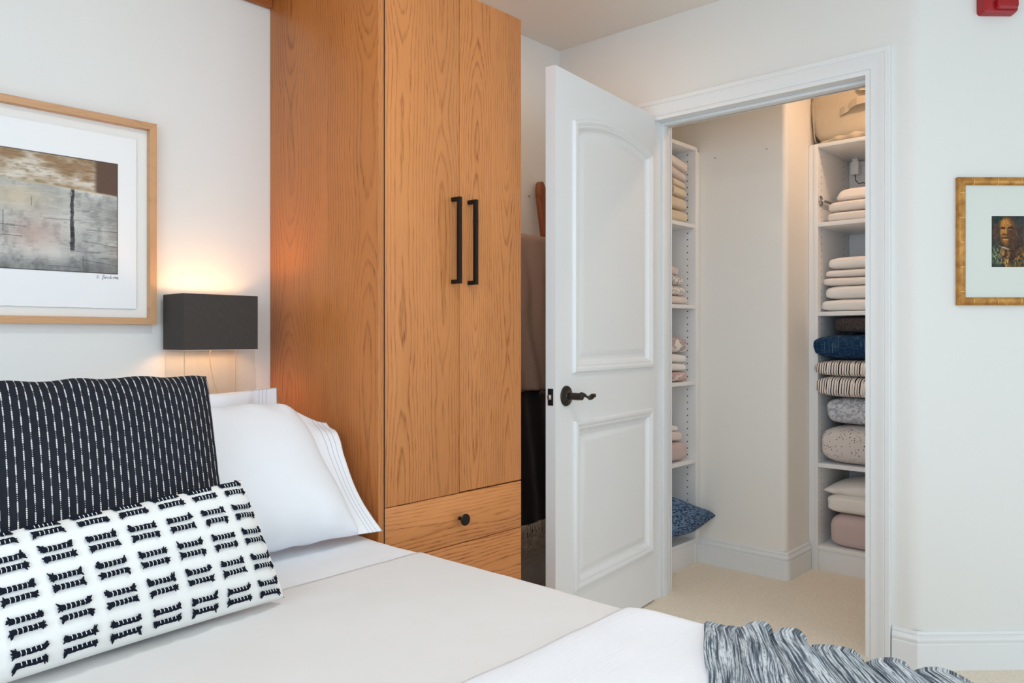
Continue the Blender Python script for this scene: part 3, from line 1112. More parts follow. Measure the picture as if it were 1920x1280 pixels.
f_sheet = fabric('white_cotton', rgb(238, 240, 244))
f_beige = fabric('warm_grey_linen', rgb(226, 224, 223), rgb(221, 219, 217), 12)
f_quilt = Mat('white_crinkled_quilt', None, 0.9, spec=0.15)
v, x, y, z = f_quilt.coord()
f_quilt.color(rgb(238, 241, 247))
cr = f_quilt.noise(f_quilt.vec(f_quilt.f('MULTIPLY', x, 26), f_quilt.f('MULTIPLY', y, 120), f_quilt.f('MULTIPLY', z, 26)), 1.0, 3, 0.55, 0.6)
f_quilt.bump(cr, 0.45, 0.004)
f_matt = fabric('mattress_ticking', rgb(226, 226, 226))


def fb(p, s, k=3):
    """fractal noise, zero mean"""
    v, a = 0.0, 1.0
    for i in range(k):
        v += a * noise.noise(Vector(p) * s * 2 ** i + Vector((13.7 * i, 5.3 * i, 1.1)))
        a *= 0.5
    return v


def sst_f(x_, a, b):
    t_ = min(1, max(0, (x_ - a) / (b - a)))
    return t_ * t_ * (3 - 2 * t_)

# bed ----------------------------------------------------------------
BU0, BU1, BV0, BV1 = -0.22, 1.290, 0.03, 2.095
t = thing('bed', (0.535, 1.06, 0), 'wide double bed filling the recess, its base hidden by the covers', 'bed')
T0 = Vector(t.location)
bm = bmesh.new()
box(bm, BU0 + .02 - T0.x, BU1 - .02 - T0.x, BV0 + .03 - T0.y, BV1 - T0.y, 0.10, 0.30, bev=0.004)
obj('bed_base', bm, oak_drawer, t)
for a in (BU0 + .1, BU1 - .1):
    for b in (BV0 + .1, BV1 - .1):
        bm = bmesh.new()
        box(bm, a - .03 - T0.x, a + .03 - T0.x, b - .03 - T0.y, b + .03 - T0.y, 0.0, 0.10, bev=0.003)
        obj('leg', bm, oak_dark, t)
bm = bmesh.new()
box(bm, BU0 + .004 - T0.x, BU1 - .006 - T0.x, BV0 + .004 - T0.y, BV1 - T0.y, 0.301, 0.560, bev=0.035, seg=5)
auto(obj('mattress', bm, f_matt, t), 60)


def drape(name, v0, v1, z, r, drop, mat, foot=False, wob=0.002, dv=0.012, u0=BU0, u1=BU1, th=0.004, seed=0.0, puff=0.0, ripple=0.0):
    """cloth lying over the mattress and hanging down both long sides"""
    bm = bmesh.new()
    prof = []
    top = u1 - u0 - 2 * (r)
    L_ = drop
    # right hang from bottom up, arc, top, arc, left hang
    npt = 120
    def cross():
        pts = []
        for k in range(9):
            pts.append((u1, z - r - L_ * (1 - k / 9.0), k / 9.0 - 1))
        for k in range(9):
            a = PI / 2 * k / 8
            pts.append((u1 - r + r * math.cos(a), z - r + r * math.sin(a), 0))
        for k in range(1, npt):
            pts.append((u1 - r - top * k / npt, z, 0))
        for k in range(9):
            a = PI / 2 * k / 8
            pts.append((u0 + r - r * math.sin(a), z - r + r * math.cos(a), 0))
        for k in range(1, 10):
            pts.append((u0, z - r - L_ * k / 9.0, -k / 9.0))
        return pts
    cs = cross()
    nv = int((v1 - v0) / dv)
    rows = []
    for i in range(nv + 1):
        vv = v0 + (v1 - v0) * i / nv
        row = []
        for (a, b, h) in cs:
            p = (a, vv, b + seed)
            d = wob * fb(p, 3.0, 3) + wob * 0.35 * fb(p, 11, 2)
            e = min(vv - v0, v1 - vv)
            zz = b + d
            if puff:
                zz += puff * (1 - math.exp(-e / 0.03)) - puff
            x_ = a
            if h < 0:
                x_ += (1 if a > 0.5 else -1) * (0.010 * abs(h) * (1 + fb((vv, seed, 0), 5, 2)) + 0.003)
            edge = ripple * math.exp(-(v1 - vv) / 0.05) * math.sin(a * 21 + 3 * fb((a, seed, 2), 3, 2))
            row.append(bm.verts.new((x_ - T0.x, vv + edge - T0.y, zz)))
        rows.append(row)
    for i in range(nv):
        for k in range(len(cs) - 1):
            bm.faces.new((rows[i][k], rows[i][k + 1], rows[i + 1][k + 1], rows[i + 1][k]))
    o = obj(name, bm, mat, None, smooth=True)
    o.location = T0
    s = o.modifiers.new('thickness', 'SOLIDIFY')
    s.thickness = th
    s.offset = -1
    return o


tag(drape('bed_sheet', 1.38, 2.06, 0.5675, 0.040, 0.16, f_sheet, wob=0.004, seed=3), 'white cotton sheet at the head of the bed under the pillows', 'sheet')
tag(drape('bed_cover', 0.70, 1.452, 0.5745, 0.042, 0.24, f_beige, wob=0.003, seed=8, ripple=0.002), 'smooth warm grey cover across the middle of the bed', 'bed cover')
tag(drape('quilt', 0.02, 0.846, 0.5860, 0.046, 0.30, f_quilt, wob=0.004, seed=14, th=0.010, puff=0.010), 'white crinkled quilt folded over the foot of the bed', 'quilt')


# pillows ---------------------------------------------------------------
def pillow(name, BL, BR, TR, TL, tf, tb, mat, n=60, conc=0.05, wr=0.003, seed=0, parent=None, p=0.42, sag=0.0, hem=0.0, ear=0.0, bend=None):
    """stuffed pillow from four corners; tf and tb are front and back bulges; returns object and surface function"""
    BL, BR, TR, TL = map(Vector, (BL, BR, TR, TL))
    nrm = (BR - BL).cross(TL - BL).normalized()        # front side normal
    if nrm.y > 0:
        nrm = -nrm
    W = (BR - BL).length
    Ht = (TL - BL).length
    org = (BL + BR) / 2

    def surf(s, t_, side, lift=0.0):
        a, b = 2 * s - 1, 2 * t_ - 1
        aa = a * (1 - conc * (1 - b * b) * abs(a))
        bb = b * (1 - conc * (W / Ht) * 0.8 * (1 - a * a) * abs(b))
        S, T = (aa + 1) / 2, (bb + 1) / 2
        P = (BL * (1 - S) + BR * S) * (1 - T) + (TL * (1 - S) + TR * S) * T
        ax = a
        if hem > 0:
            ax = min(1.0, a / (1 - 2 * hem / W)) if a > 0 else a
        prof = max(0.0, (1 - abs(ax) ** 2.4) * (1 - abs(b) ** 2.4)) ** p
        prof *= (1 + sag * (-b))
        q = (s * W, t_ * Ht, seed + (0 if side > 0 else 3))
        wrk = wr * (fb(q, 5, 3)) * (0.4 + 0.6 * max(abs(a), abs(b)))
        # gathered creases running in from the corners and seams
        cr = wr * 1.1 * math.sin((s * W * 60 + 4 * fb(q, 4, 2))) * max(0, abs(b) - 0.72) / 0.28 * (1 if prof > 0 else 0)
        th = tf if side > 0 else tb
        h = side * (th * prof + (wrk + cr) * min(1, prof * 4))
        if ear and side != 0:
            pass
        P = P + nrm * (h + (lift * (1 if side > 0 else -1)))
        if bend:
            P = bend(P, s, t_)
        if hem > 0 and a > 1 - 2 * hem / W:
            k = (a - (1 - 2 * hem / W)) / (2 * hem / W)
            P = P + nrm * (0.006 * side * k * (1 - abs(b)) + 0.010 * k * math.sin(t_ * 7.0 + seed))
        return P

    bm = bmesh.new()
    uv = bm.loops.layers.uv.new('UVMap')
    m_ = max(10, int(n * Ht / W))
    grid = {}
    for side in (1, -1):
        for i in range(n + 1):
            for j in range(m_ + 1):
                edge = (i in (0, n)) or (j in (0, m_))
                if side == -1 and edge:
                    grid[(side, i, j)] = grid[(1, i, j)]
                    continue
                ss = 0.5 - 0.5 * math.cos(PI * i / n) * (0.55 + 0.45 * 1)
                ss = 0.5 * (i / n) + 0.5 * (0.5 - 0.5 * math.cos(PI * i / n))
                tt = 0.5 * (j / m_) + 0.5 * (0.5 - 0.5 * math.cos(PI * j / m_))
                v_ = bm.verts.new(surf(ss, tt, side) - org)
                grid[(side, i, j)] = v_
    def UV(i, j):
        ss = 0.5 * (i / n) + 0.5 * (0.5 - 0.5 * math.cos(PI * i / n))
        tt = 0.5 * (j / m_) + 0.5 * (0.5 - 0.5 * math.cos(PI * j / m_))
        return (ss * W, tt * Ht)
    for side in (1, -1):
        for i in range(n):
            for j in range(m_):
                idx = [(i, j), (i + 1, j), (i + 1, j + 1), (i, j + 1)]
                if side < 0:
                    idx = idx[::-1]
                f = bm.faces.new([grid[(side,) + q] for q in idx])
                for lp_, q in zip(f.loops, idx):
                    lp_[uv].uv = UV(*q)
    o = obj(name, bm, mat, parent, smooth=True)
    o.location = org
    return o, surf, org, W, Ht


def white_hem(name, W, lines):
    m = Mat(name, None, 0.85, spec=0.15)
    v, x, y, z = m.coord('UV')
    tot = None
    for d in lines:
        h = m.f('LESS_THAN', m.f('ABSOLUTE', m.f('SUBTRACT', x, W - d)), 0.0011)
        tot = h if tot is None else m.f('MAXIMUM', tot, h)
    m.color(m.mix(tot, rgb(236, 240, 246), rgb(196, 202, 212)))
    vo = m.coord()[0]
    m.bump(m.noise(vo, 500, 2), 0.1, 0.001)
    return m


# back pillow, standing against the ledge
o, *_ = pillow('bed_pillow', (0.50, 2.00, 0.585), (1.215, 2.00, 0.585), (1.218, 2.035, 0.960), (0.50, 2.035, 0.955), 0.045, 0.045, white_hem('pillowcase_back', 0.716, (.040, .052, .064)), conc=0.03, wr=0.006, seed=4, hem=0.09)
tag(o, 'white pillow with a striped hem, behind the other white pillow below the lamp', 'pillow', None)
# front pillow, leaning


def slump(P, s, t_):
    a = sst_f(s, 0.80, 1.0)
    b = sst_f(t_, 0.55, 1.0)
    return P + Vector((0.030 * a * b + 0.018 * a * (1 - abs(2 * t_ - 1.3)), -0.010 * a * b, -0.062 * a * b * b))


o, *_ = pillow('bed_pillow', (0.66, 1.67, 0.585), (1.298, 1.648, 0.588), (1.252, 1.905, 0.925), (0.60, 1.915, 0.945), 0.100, 0.055, white_hem('pillowcase_front', 0.659, (.038, .050, .062)), n=90, conc=0.06, wr=0.006, seed=9, hem=0.075, sag=0.22, bend=slump)
tag(o, 'plump white pillow with grey hem lines, leaning in front of the wood panel', 'pillow', None)

# black striped square cushion
m = Mat('black_fabric_white_running_stitch', None, 0.95, spec=0.1)
v, x, y, z = m.coord('UV')
q = m.f('DIVIDE', x, 0.0128)
ci = m.f('FLOOR', q)
dx = m.f('ABSOLUTE', m.f('SUBTRACT', m.f('FRACT', q), 0.5))
off = m.f('MULTIPLY', m.f('FRACT', m.f('MULTIPLY', ci, 0.37)), 0.034)
wob = m.f('MULTIPLY', m.noise(m.vec(m.f('MULTIPLY', ci, 3.3), m.f('MULTIPLY', y, 6)), 1, 2), 0.02)
seg = m.f('FRACT', m.f('DIVIDE', m.f('ADD', m.f('ADD', y, off), wob), 0.034))
thick = m.f('GREATER_THAN', seg, 0.45)
wd = m.f('MULTIPLY_ADD', thick, 0.045, 0.040)
line = m.f('LESS_THAN', dx, wd)
dots = m.f('GREATER_THAN', m.f('FRACT', m.f('DIVIDE', y, 0.0036)), m.f('MULTIPLY_ADD', thick, -0.30, 0.55))
vo = m.coord()[0]
base = m.mix(m.noise(vo, 60, 3), rgb(30, 33, 40), rgb(42, 44, 52))
m.color(m.mix(m.f('MULTIPLY', line, dots), base, rgb(226, 226, 224)))
m.bump(m.noise(vo, 700, 2), 0.3, 0.0015)
m_stripe = m
o, *_ = pillow('striped_cushion', (0.275, 1.475, 0.590), (0.775, 1.475, 0.590), (0.822, 1.680, 1.020), (0.315, 1.690, 1.022), 0.088, 0.05, m_stripe, n=80, conc=0.018, wr=0.006, seed=21)
tag(o, 'black square cushion with thin white dashed stripes at the left edge', 'cushion')

# lumbar cushion with tufted motifs
f_lum = fabric('white_cotton_lumbar', rgb(238, 239, 237))
BLc, BRc, TRc, TLc = (0.195, 1.320, 0.592), (0.832, 1.372, 0.590), (0.780, 1.448, 0.822), (0.175, 1.425, 0.786)
lum, lsurf, lorg, LW, LH = pillow('lumbar_cushion', BLc, BRc, TRc, TLc, 0.060, 0.045, f_lum, n=90, conc=0.012, wr=0.0025, seed=33)
tag(lum, 'long white lumbar cushion with tufted black bar motifs, lying in front of the striped cushion', 'cushion')
m_tuft = Mat('black_cotton_tuft', rgb(26, 30, 42), 0.95, spec=0.1)
m_stit = Mat('white_stitch', rgb(232, 232, 230), 0.9)
rnd = random.Random(11)
def motif(sc_, tc_):
    mb, ms = bmesh.new(), bmesh.new()
    hw = 0.0205 / LW
    gp = 0.0078 / LH
    for row in (-1, 1):
        tt = tc_ + row * gp
        n = 12
        pts = []
        for k in range(n + 1):
            s = sc_ - hw + 2 * hw * k / n
            pts.append(lsurf(s, tt + rnd.uniform(-.002, .002), 1, 0.0022) - lorg)
        tube(mb, pts, [0.0045 * (1 + .10 * math.sin(k * PI * 2 / 2.4)) for k in range(n + 1)], 7)
        for k in range(1, 6):
            s = sc_ - hw + 2 * hw * k / 6
            d = 0.0042 / LH
            tube(ms, [lsurf(s, tt - d, 1, 0.0046) - lorg, lsurf(s + .0003, tt, 1, 0.0073) - lorg, lsurf(s, tt + d, 1, 0.0042) - lorg], 0.00065, 5)
        for e in (-1, 1):
            for j in range(16):
                s = sc_ + e * hw * rnd.uniform(.86, 1.0)
                f = rnd.uniform(-1, 1)
                p0 = lsurf(s, tt, 1, 0.003) - lorg
                ln = rnd.uniform(.004, .0085)
                p1 = lsurf(s + e * rnd.uniform(.001, .0065) / LW, tt + f * ln * 1.05 / LH + row * .0015 / LH, 1, rnd.uniform(.002, .006)) - lorg
                tube(mb, [p0, (p0 + p1) / 2 + Vector((0, -.0008, .0004)), p1], [0.0022, 0.0018, 0.0007], 5)
    o = obj('tufted_motif', mb, m_tuft, lum, smooth=True)
    obj('stitch', ms, m_stit, o, smooth=True)
cols = 9
for c_ in range(cols):
    sx = 1 - (0.040 + c_ * 0.0708) / LW
    if sx * LW < 0.03:
        continue
    stag = 0.010 * (c_ % 2)
    for r_ in range(5):
        motif(sx, 0.095 + r_ * 0.208)

# striped throw at the foot -------------------------------------------------
m = Mat('grey_marled_knit', None, 0.95, spec=0.1)
v, x, y, z = m.coord('UV')
nz = m.noise(m.vec(m.f('MULTIPLY', x, 20), m.f('MULTIPLY', y, 9)), 1, 3)
xx = m.f('MULTIPLY_ADD', nz, 0.010, x)
l1 = m.noise(m.vec(m.f('MULTIPLY', xx, 260), m.f('MULTIPLY', y, 9)), 1, 2, 0.6)
l2 = m.noise(m.vec(m.f('MULTIPLY', xx, 420), m.f('MULTIPLY', y, 50), 4.0), 1, 2, 0.6)
base = m.ramp(l1, [(0.38, rgb(74, 84, 96)), (0.47, rgb(132, 142, 152)), (0.53, rgb(186, 196, 204)), (0.64, rgb(212, 219, 225))])
m.color(m.mix(m.ramp(l2, [(0.36, 0.65), (0.50, 0.0)]), base, rgb(52, 60, 72)))
m.bump(m.f('ADD', l1, l2), 0.5, 0.004)
bm = bmesh.new()
uv = bm.loops.layers.uv.new('UVMap')
NA, NB = 260, 150
# ridge lines: (start on bed edge, end towards the middle of the bed)
v_s = [0.695, 0.655, 0.600, 0.545, 0.505, 0.450, 0.395, 0.350, 0.295, 0.235, 0.180, 0.12, 0.06, 0.0]
def thr(a, b):
    """a: across the folds 0..1 from the quilt side, b: from the bed edge into the bed"""
    v0 = 0.690 - 0.66 * a
    fan = 0.50 - 0.62 * a                      # sideways drift along b
    u = 1.290 - 0.56 * b * (1 - .1 * a)
    vv = v0 - b * (0.32 + 0.6 * min(a, 0.3)) + 0.035 * math.sin(b * 3 + a * 7) * b
    # the folds: sharp ridges and narrow valleys
    ph = a * 13.5 + 0.45 * math.sin(b * 2.6 + a * 5) + 0.9 * fb((a * 3, b * 1.5, 0), 1.3, 2)
    s_ = 0.5 + 0.5 * math.sin(ph * PI * 2 / 1.35 - 0.6)
    amp = 0.024 * sst_f(a, 0.02, 0.12) * (0.75 + 0.6 * noise.noise(Vector((a * 9, 2.2, b))))
    z = 0.600 + amp * s_ ** 0.75 + 0.005 * fb((a * 4, b * 3, 7), 2.0, 2) + 0.004
    vv += 0.009 * math.cos(ph * PI * 2 / 1.35)
    # over the edge of the mattress
    hang = 0.0
    if b < 0.10:
        k = (0.10 - b) / 0.10
        u = 1.290 - 0.56 * 0.10 + 0.066 * math.sin(k * PI / 2) + 0.004
        z -= 0.16 * (1 - math.cos(k * PI / 2)) * (0.8 + 0.2 * a)
        u += 0.008 * s_
    return Vector((u, vv, z))
V = [[bm.verts.new(thr(i / NA, j / NB)) for j in range(NB + 1)] for i in range(NA + 1)]
for i in range(NA):
    for j in range(NB):
        idx = [(i, j), (i + 1, j), (i + 1, j + 1), (i, j + 1)]
        f = bm.faces.new([V[a][b] for a, b in idx])
        for lp_, (a, b) in zip(f.loops, idx):
            lp_[uv].uv = (a / NA * 1.15, b / NB * 0.6)
bmesh.ops.recalc_face_normals(bm, faces=bm.faces)
throw = obj('throw_blanket', bm, m, None, smooth=True)
s = throw.modifiers.new('thickness', 'SOLIDIFY')
s.thickness = 0.005
s.offset = 0
tag(throw, 'rumpled grey and white striped knit throw on the corner of the bed', 'throw blanket')

# ------------------------------------------------------------------ blanket ladder behind the door
t = thing('blanket_ladder', (2.45, 2.14, 0), 'dark wooden ladder leaning on the wall between wardrobe and open door', 'blanket ladder')
T0 = Vector(t.location)
LT, LB = Vector((0, 2.243, 1.80)), Vector((0, 1.995, 0.012))
def lpt(f, u): 
    p = LB.lerp(LT, f)
    return Vector((u, p.y, p.z))
for uu in (2.215, 2.646):
    bm = bmesh.new()
    rings = []
    for k in range(31):
        f = k / 25 * 0.96 if k <= 25 else 0.96 + 0.04 * (k - 25) / 5
        p = lpt(f, uu) - T0
        wv_ = 0.018 + 0.014 * sst_f(f, 0.70, 0.97)
        if f > 0.96:
            wv_ *= math.sqrt(max(0.04, 1 - ((f - 0.96) / 0.04) ** 2 * 0.9))
        hd = 0.016
        rg = []
        for q in range(14):
            an = 2 * PI * q / 14
            cx = math.copysign(abs(math.cos(an)) ** 0.6, math.cos(an))
            cy = math.copysign(abs(math.sin(an)) ** 0.6, math.sin(an))
            rg.append(bm.verts.new(p + Vector((wv_ * cx, hd * cy, 0))))
        rings.append(rg)
    for k in range(30):
        for q in range(14):
            bm.faces.new((rings[k][q], rings[k][(q + 1) % 14], rings[k + 1][(q + 1) % 14], rings[k + 1][q]))
    bm.faces.new(rings[0][::-1])
    bm.faces.new(rings[-1])
    obj('rail', bm, walnut, t, smooth=True)
for f in (0.17, 0.34, 0.51, 0.68, 0.84):
    bm = bmesh.new()
    tube(bm, [lpt(f, 2.22) - T0, lpt(f, 2.635) - T0], 0.013, 14)
    auto(obj('rung', bm, walnut, t))


def hung(name, f, u0, u1, zb, mat, off, wav=0.010, seed=0.0, fringe=None):
    """blanket folded over a rung and hanging in front of the ladder"""
    bm = bmesh.new()
    top = lpt(f, 0)
    nu, nz = 60, 60
    rows = []
    def P(i, j):
        uu = u0 + (u1 - u0) * i / nu
        k = j / nz
        if k < 0.12:
            a = PI * (0.12 - k) / 0.12
            y = top.y - off * math.cos(a) * (1.0)
            z = top.z + off * math.sin(a) * 1.0
            hang = 0
        else:
            kk = (k - 0.12) / 0.88
            z = top.z - (top.z - zb) * kk
            y = top.y - off - 0.0 * kk
            hang = min(1, kk * 5)
        if k >= 0.12:
            y = lpt(z / 1.80, 0).y - off
        y -= hang * wav * (0.5 + 0.5 * math.sin(uu * 55 + seed + 2 * fb((uu, k, seed), 2, 2))) 
        uu += 0.006 * fb((uu * 4, z * 2, seed), 1.5, 2)
        z += 0.012 * fb((uu, seed, 0), 5, 2) * (1 if k > .5 else 0)
        return Vector((uu, y, z))
    V = [[bm.verts.new(P(i, j) - T0) for j in range(nz + 1)] for i in range(nu + 1)]
    # short back flap
    for i in range(nu):
        for j in range(nz):
            bm.faces.new((V[i][j], V[i + 1][j], V[i + 1][j + 1], V[i][j + 1]))
    bk = []
    for i in range(nu + 1):
        p = P(i, 0)
        bk.append([V[i][0]] + [bm.verts.new(Vector((p.x, p.y + 0.004, p.z - 0.05 * q)) - T0) for q in range(1, 6)])
    for i in range(nu):
        for q in range(5):
            bm.faces.new((bk[i][q], bk[i][q + 1], bk[i + 1][q + 1], bk[i + 1][q]))
    o = obj(name, bm, mat, None, smooth=True)
    o.location = T0
    s = o.modifiers.new('thickness', 'SOLIDIFY')
    s.thickness = 0.006
    s.offset = 0
    if fringe:
        bm = bmesh.new()
        rr = random.Random(3)
        for i in range(nu * 2):
            uu = u0 + (u1 - u0) * (i + rr.random() * .6) / (nu * 2)
            p = P(min(nu, int((uu - u0) / (u1 - u0) * nu)), nz)
            ln = rr.uniform(.075, .125)
            pts = [Vector((uu + rr.uniform(-.006, .006) * q, p.y - .003 + rr.uniform(-.004, .004), p.z + .004 - ln * q / 4)) - T0 for q in range(5)]
            tube(bm, pts, 0.0016, 5)
        obj('fringe', bm, fringe, o, smooth=True)
    return o


f_brown = Mat('brown_wool', None, 0.95, spec=0.1)
v, x, y, z = f_brown.coord()
wv = f_brown.noise(f_brown.vec(f_brown.f('MULTIPLY', x, 40), f_brown.f('MULTIPLY', y, 40), f_brown.f('MULTIPLY', z, 500)), 1, 2)
f_brown.color(f_brown.mix(wv, rgb(146, 126, 116), rgb(168, 146, 134)))
f_brown.bump(wv, 0.2, 0.001)
f_blk = fabric('black_velvet', rgb(22, 20, 24), rgb(32, 29, 34))
f_frg = fabric('grey_fringe_yarn', rgb(176, 160, 146))
tag(hung('hanging_blanket', 0.84, 2.235, 2.655, 0.885, f_brown, 0.032, 0.016, 1.0), 'brown wool blanket hanging over the ladder, above the black one', 'blanket')
tag(hung('hanging_blanket', 0.51, 2.235, 2.655, 0.365, f_blk, 0.026, 0.010, 5.0, f_frg), 'black blanket with pale fringe hanging low on the ladder', 'blanket')
bm = bmesh.new()
lathe(bm, [(0.004, 0), (0.004, 0.006), (0.0015, 0.010)], (2.600, VH, 1.735), (0, -1, 0), 10)
tag(auto(obj('wall_nail', bm, m_steel)), 'tiny metal nail in the wall beside the ladder top', 'nail')

# ------------------------------------------------------------------ closet shelving
def hb(name, dims, mat, t, bev=0.0007):
    return rel(boxo(name, dims, mat, bev=bev), t)
h_left = hole_mat('melamine_pin_holes_left', 'y', (1.925, 2.190))
h_right = hole_mat('melamine_pin_holes_right', 'x', (US + 0.045, US + 0.34), 'x')
VS = 1.880
SH = [1.654, 1.261, 0.891, 0.510, 0.123]
t = thing('shelving_unit', (3.18, 2.07, 0), 'white closet shelving unit on the left, half hidden by the open door', 'shelving unit')
hb('side_panel', (3.392, 3.410, VS, VH - .002, 0, 2.032), h_left, t)
hb('side_panel', (2.945, 2.963, VS, VH - .002, 0, 2.032), h_left, t)
hb('filler_strip', (3.4105, 3.438, VS + .004, VS + .022, 0, 2.012), m_melamine, t)
hb('back_panel', (2.9635, 3.3915, VH - .010, VH - .004, 0.1, 2.0), m_melamine, t)
hb('shelf', (2.9635, 3.3915, VS, VH - .012, 2.014, 2.032), m_melamine, t)
for z_ in SH:
    hb('shelf', (2.9635, 3.3915, VS + .001, VH - .012, z_ - .018, z_), m_melamine, t)
hb('plinth', (2.9635, 3.3915, VS + .006, VS + .024, 0, SH[-1] - .0185), m_melamine, t)

SR = [1.649, 1.226, 0.509, 0.118]
t = thing('shelving_unit', (3.9, 1.11, 0), 'white closet shelving unit on the right of the closet, under the canvas bag', 'shelving unit')
hb('side_panel', (US, 4.12, 1.400, 1.418, 0, 2.022), h_right, t)
hb('side_panel', (US, 4.12, 0.800, 0.818, 0, 2.022), h_right, t)
hb('filler_strip', (US + .004, US + .022, 1.4185, 1.4455, 0, 2.022), m_melamine, t)
hb('back_panel', (4.112, 4.118, .8185, 1.3995, 0.1, 2.0), m_melamine, t)
hb('shelf', (US, 4.110, .8185, 1.3995, 2.004, 2.022), m_melamine, t)
for z_ in SR:
    hb('shelf', (US + .001, 4.110, .8185, 1.3995, z_ - .020, z_), m_melamine, t)
hb('plinth', (US + .006, US + .024, .8185, 1.3995, 0, SR[-1] - .0205), m_melamine, t)

# valet rod and small sensor in the right unit
t = thing('valet_rod', (US + .03, 1.385, 1.755), 'chrome pull out rod on the inner side panel beside the top white linens', 'valet rod')
bm = bmesh.new()
lathe(bm, [(0.024, 0), (0.025, .003), (0.023, .006), (0.015, .009), (0.010, .010)], (0.0, 0.0148, 0), (0, -1, 0), 32)
auto(obj('flange', bm, m_chrome, t))
bm = bmesh.new()
tube(bm, [(.0, 0, 0), (.30, 0, 0)], .0060, 16)
auto(obj('rod', bm, m_chrome, t))
for xx in (.16, .27):
    bm = bmesh.new()
    box(bm, xx - .01, xx + .01, -.009, .0145, -.012, .012, bev=.002)
    auto(obj('bracket', bm, m_chrome, t))
t = thing('sensor_box', (4.05, 1.350, 1.955), 'small white sensor box with cord under the top of the right shelving', 'sensor')
bm = bmesh.new()
box(bm, -.016, .016, -.020, .018, -.032, .034, bev=.004)
box(bm, -.008, .020, -.012, .012, .034, .0485, bev=.001)
auto(obj('housing', bm, m_melamine, t))
bm = bmesh.new()
tube(bm, [(0, .0, -.03), (.004, -.002, -.06), (.02, -.012, -.075), (.03, -.03, -.07), (.03, -.05, -.08)], .002, 6)
obj('cord', bm, m_black, t, smooth=True)


# folded linens --------------------------------------------------------------
def folded(name, x0, x1, y0, y1, z0, z1, mat, seed=0, kb=0.0, kt=0.0, flare=0.0, ev=0.75, eh=0.30, amp=0.004, layers=0, sagz=0.0, tilt=0.0, n=56, m_=28, skew=0.0, taper=0.0):
    """a folded textile: rounded folded slab with soft irregular surface and fold grooves"""
    cx, cy, cz = (x0 + x1) / 2, (y0 + y1) / 2, (z0 + z1) / 2
    rx, ry, rz = (x1 - x0) / 2, (y1 - y0) / 2, (z1 - z0) / 2
    bm = bmesh.new()
    uv = bm.loops.layers.uv.new('UVMap')
    sg = lambda a, e: math.copysign(abs(a) ** e, a)
    V = []
    for j in range(m_ + 1):
        ph = -PI / 2 + PI * j / m_
        row = []
        for i in range(n):
            th_ = 2 * PI * i / n
            c_, s_ = math.cos(ph), math.sin(ph)
            x = rx * sg(c_, ev) * sg(math.cos(th_), eh)
            y = ry * sg(c_, ev) * sg(math.sin(th_), eh)
            z = rz * sg(s_, 0.50)
            if layers:
                g = 0
                for k in range(1, layers):
                    zz_ = -1 + 2 * k / layers
                    g += math.exp(-((z / rz - zz_) / (0.16 / layers * 2)) ** 2)
                x *= 1 - 0.030 * g * min(1, .1 / rx)
                y *= 1 - 0.030 * g * min(1, .1 / ry)
            q = Vector((x + seed * 3.1, y, z * 2))
            d = amp * fb(q, 9, 3)
            nn = Vector((x / rx ** 1.5, y / ry ** 1.5, z / rz)).normalized()
            x += nn.x * d
            y += nn.y * d
            low = 0.5 + 0.5 * z / rz
            z += nn.z * d * (low if z < 0 else 1)
            z += (sagz * ((x / rx) ** 2 + (y / ry) ** 2) * -0.5) * low + tilt * (y / ry) * low + skew * (x / rx) * low
            z += (x / rx - 0.8) * (kb * (1 - low) + kt * low)
            if flare:
                y += flare * max(0, y / ry) ** 3 * sst_f(US - 0.002 - (x + cx), 0.0, 0.018)
            if taper:
                x *= 1 - taper * low
                y *= 1 - taper * low
            row.append(bm.verts.new((x, y, max(z, -rz + 0.0004) if not kb else z)))
        V.append(row)
    for j in range(m_):
        for i in range(n):
            idx = [(j, i), (j, (i + 1) % n), (j + 1, (i + 1) % n), (j + 1, i)]
            try:
                f = bm.faces.new([V[a][b] for a, b in idx])
            except ValueError:
                continue
            for lp_, (a, b) in zip(f.loops, [(j, i), (j, i + 1), (j + 1, i + 1), (j + 1, i)]):
                lp_[uv].uv = (b / n, a / m_)
    bmesh.ops.remove_doubles(bm, verts=bm.verts, dist=1e-6)
    bmesh.ops.recalc_face_normals(bm, faces=bm.faces)
    o = obj(name, bm, mat, None, smooth=True)
    o.location = (cx, cy, cz)
    return o


f_w = fabric('white_linen', rgb(236, 230, 225), rgb(230, 223, 217), 14)
f_w2 = fabric('bright_white_towel', rgb(238, 235, 232), None, 14, weave=260, bstr=0.4)
f_cream = fabric('cream_blanket', rgb(220, 204, 180), rgb(212, 196, 172), 14, weave=300, bstr=0.4)
f_pink = fabric('blush_cotton', rgb(228, 214, 208), rgb(221, 206, 200), 14)
f_mauve = fabric('mauve_linen', rgb(204, 184, 182), rgb(194, 173, 171), 10)
f_waffle = fabric('pale_ribbed_cotton', rgb(216, 206, 200), rgb(206, 194, 188), 40, weave=180, bstr=0.5)


def banded(name, base, dark, axis, bands):
    m = Mat(name, None, 0.9, spec=0.15)
    v, x, y, z = m.coord()
    a = {'x': x, 'y': y}[axis]
    tot = None
    for c_, w_ in bands:
        h = m.f('LESS_THAN', m.f('ABSOLUTE', m.f('SUBTRACT', a, c_)), w_)
        tot = h if tot is None else m.f('MAXIMUM', tot, h)
    m.color(m.mix(m.f('MULTIPLY', tot, 0.85), base, dark))
    m.bump(m.noise(v, 300, 2), 0.4, 0.0012)
    return m


f_band = banded('cream_towel_navy_bands', rgb(218, 204, 182), rgb(62, 70, 92), 'x', [(-.030 + .0065 * k, .0016) for k in range(9)] + [(.148 + .006 * k, .0018) for k in range(3)])
f_line = banded('white_towel_dark_line', rgb(224, 214, 206), rgb(60, 62, 74), 'x', [(-.035, .003)])


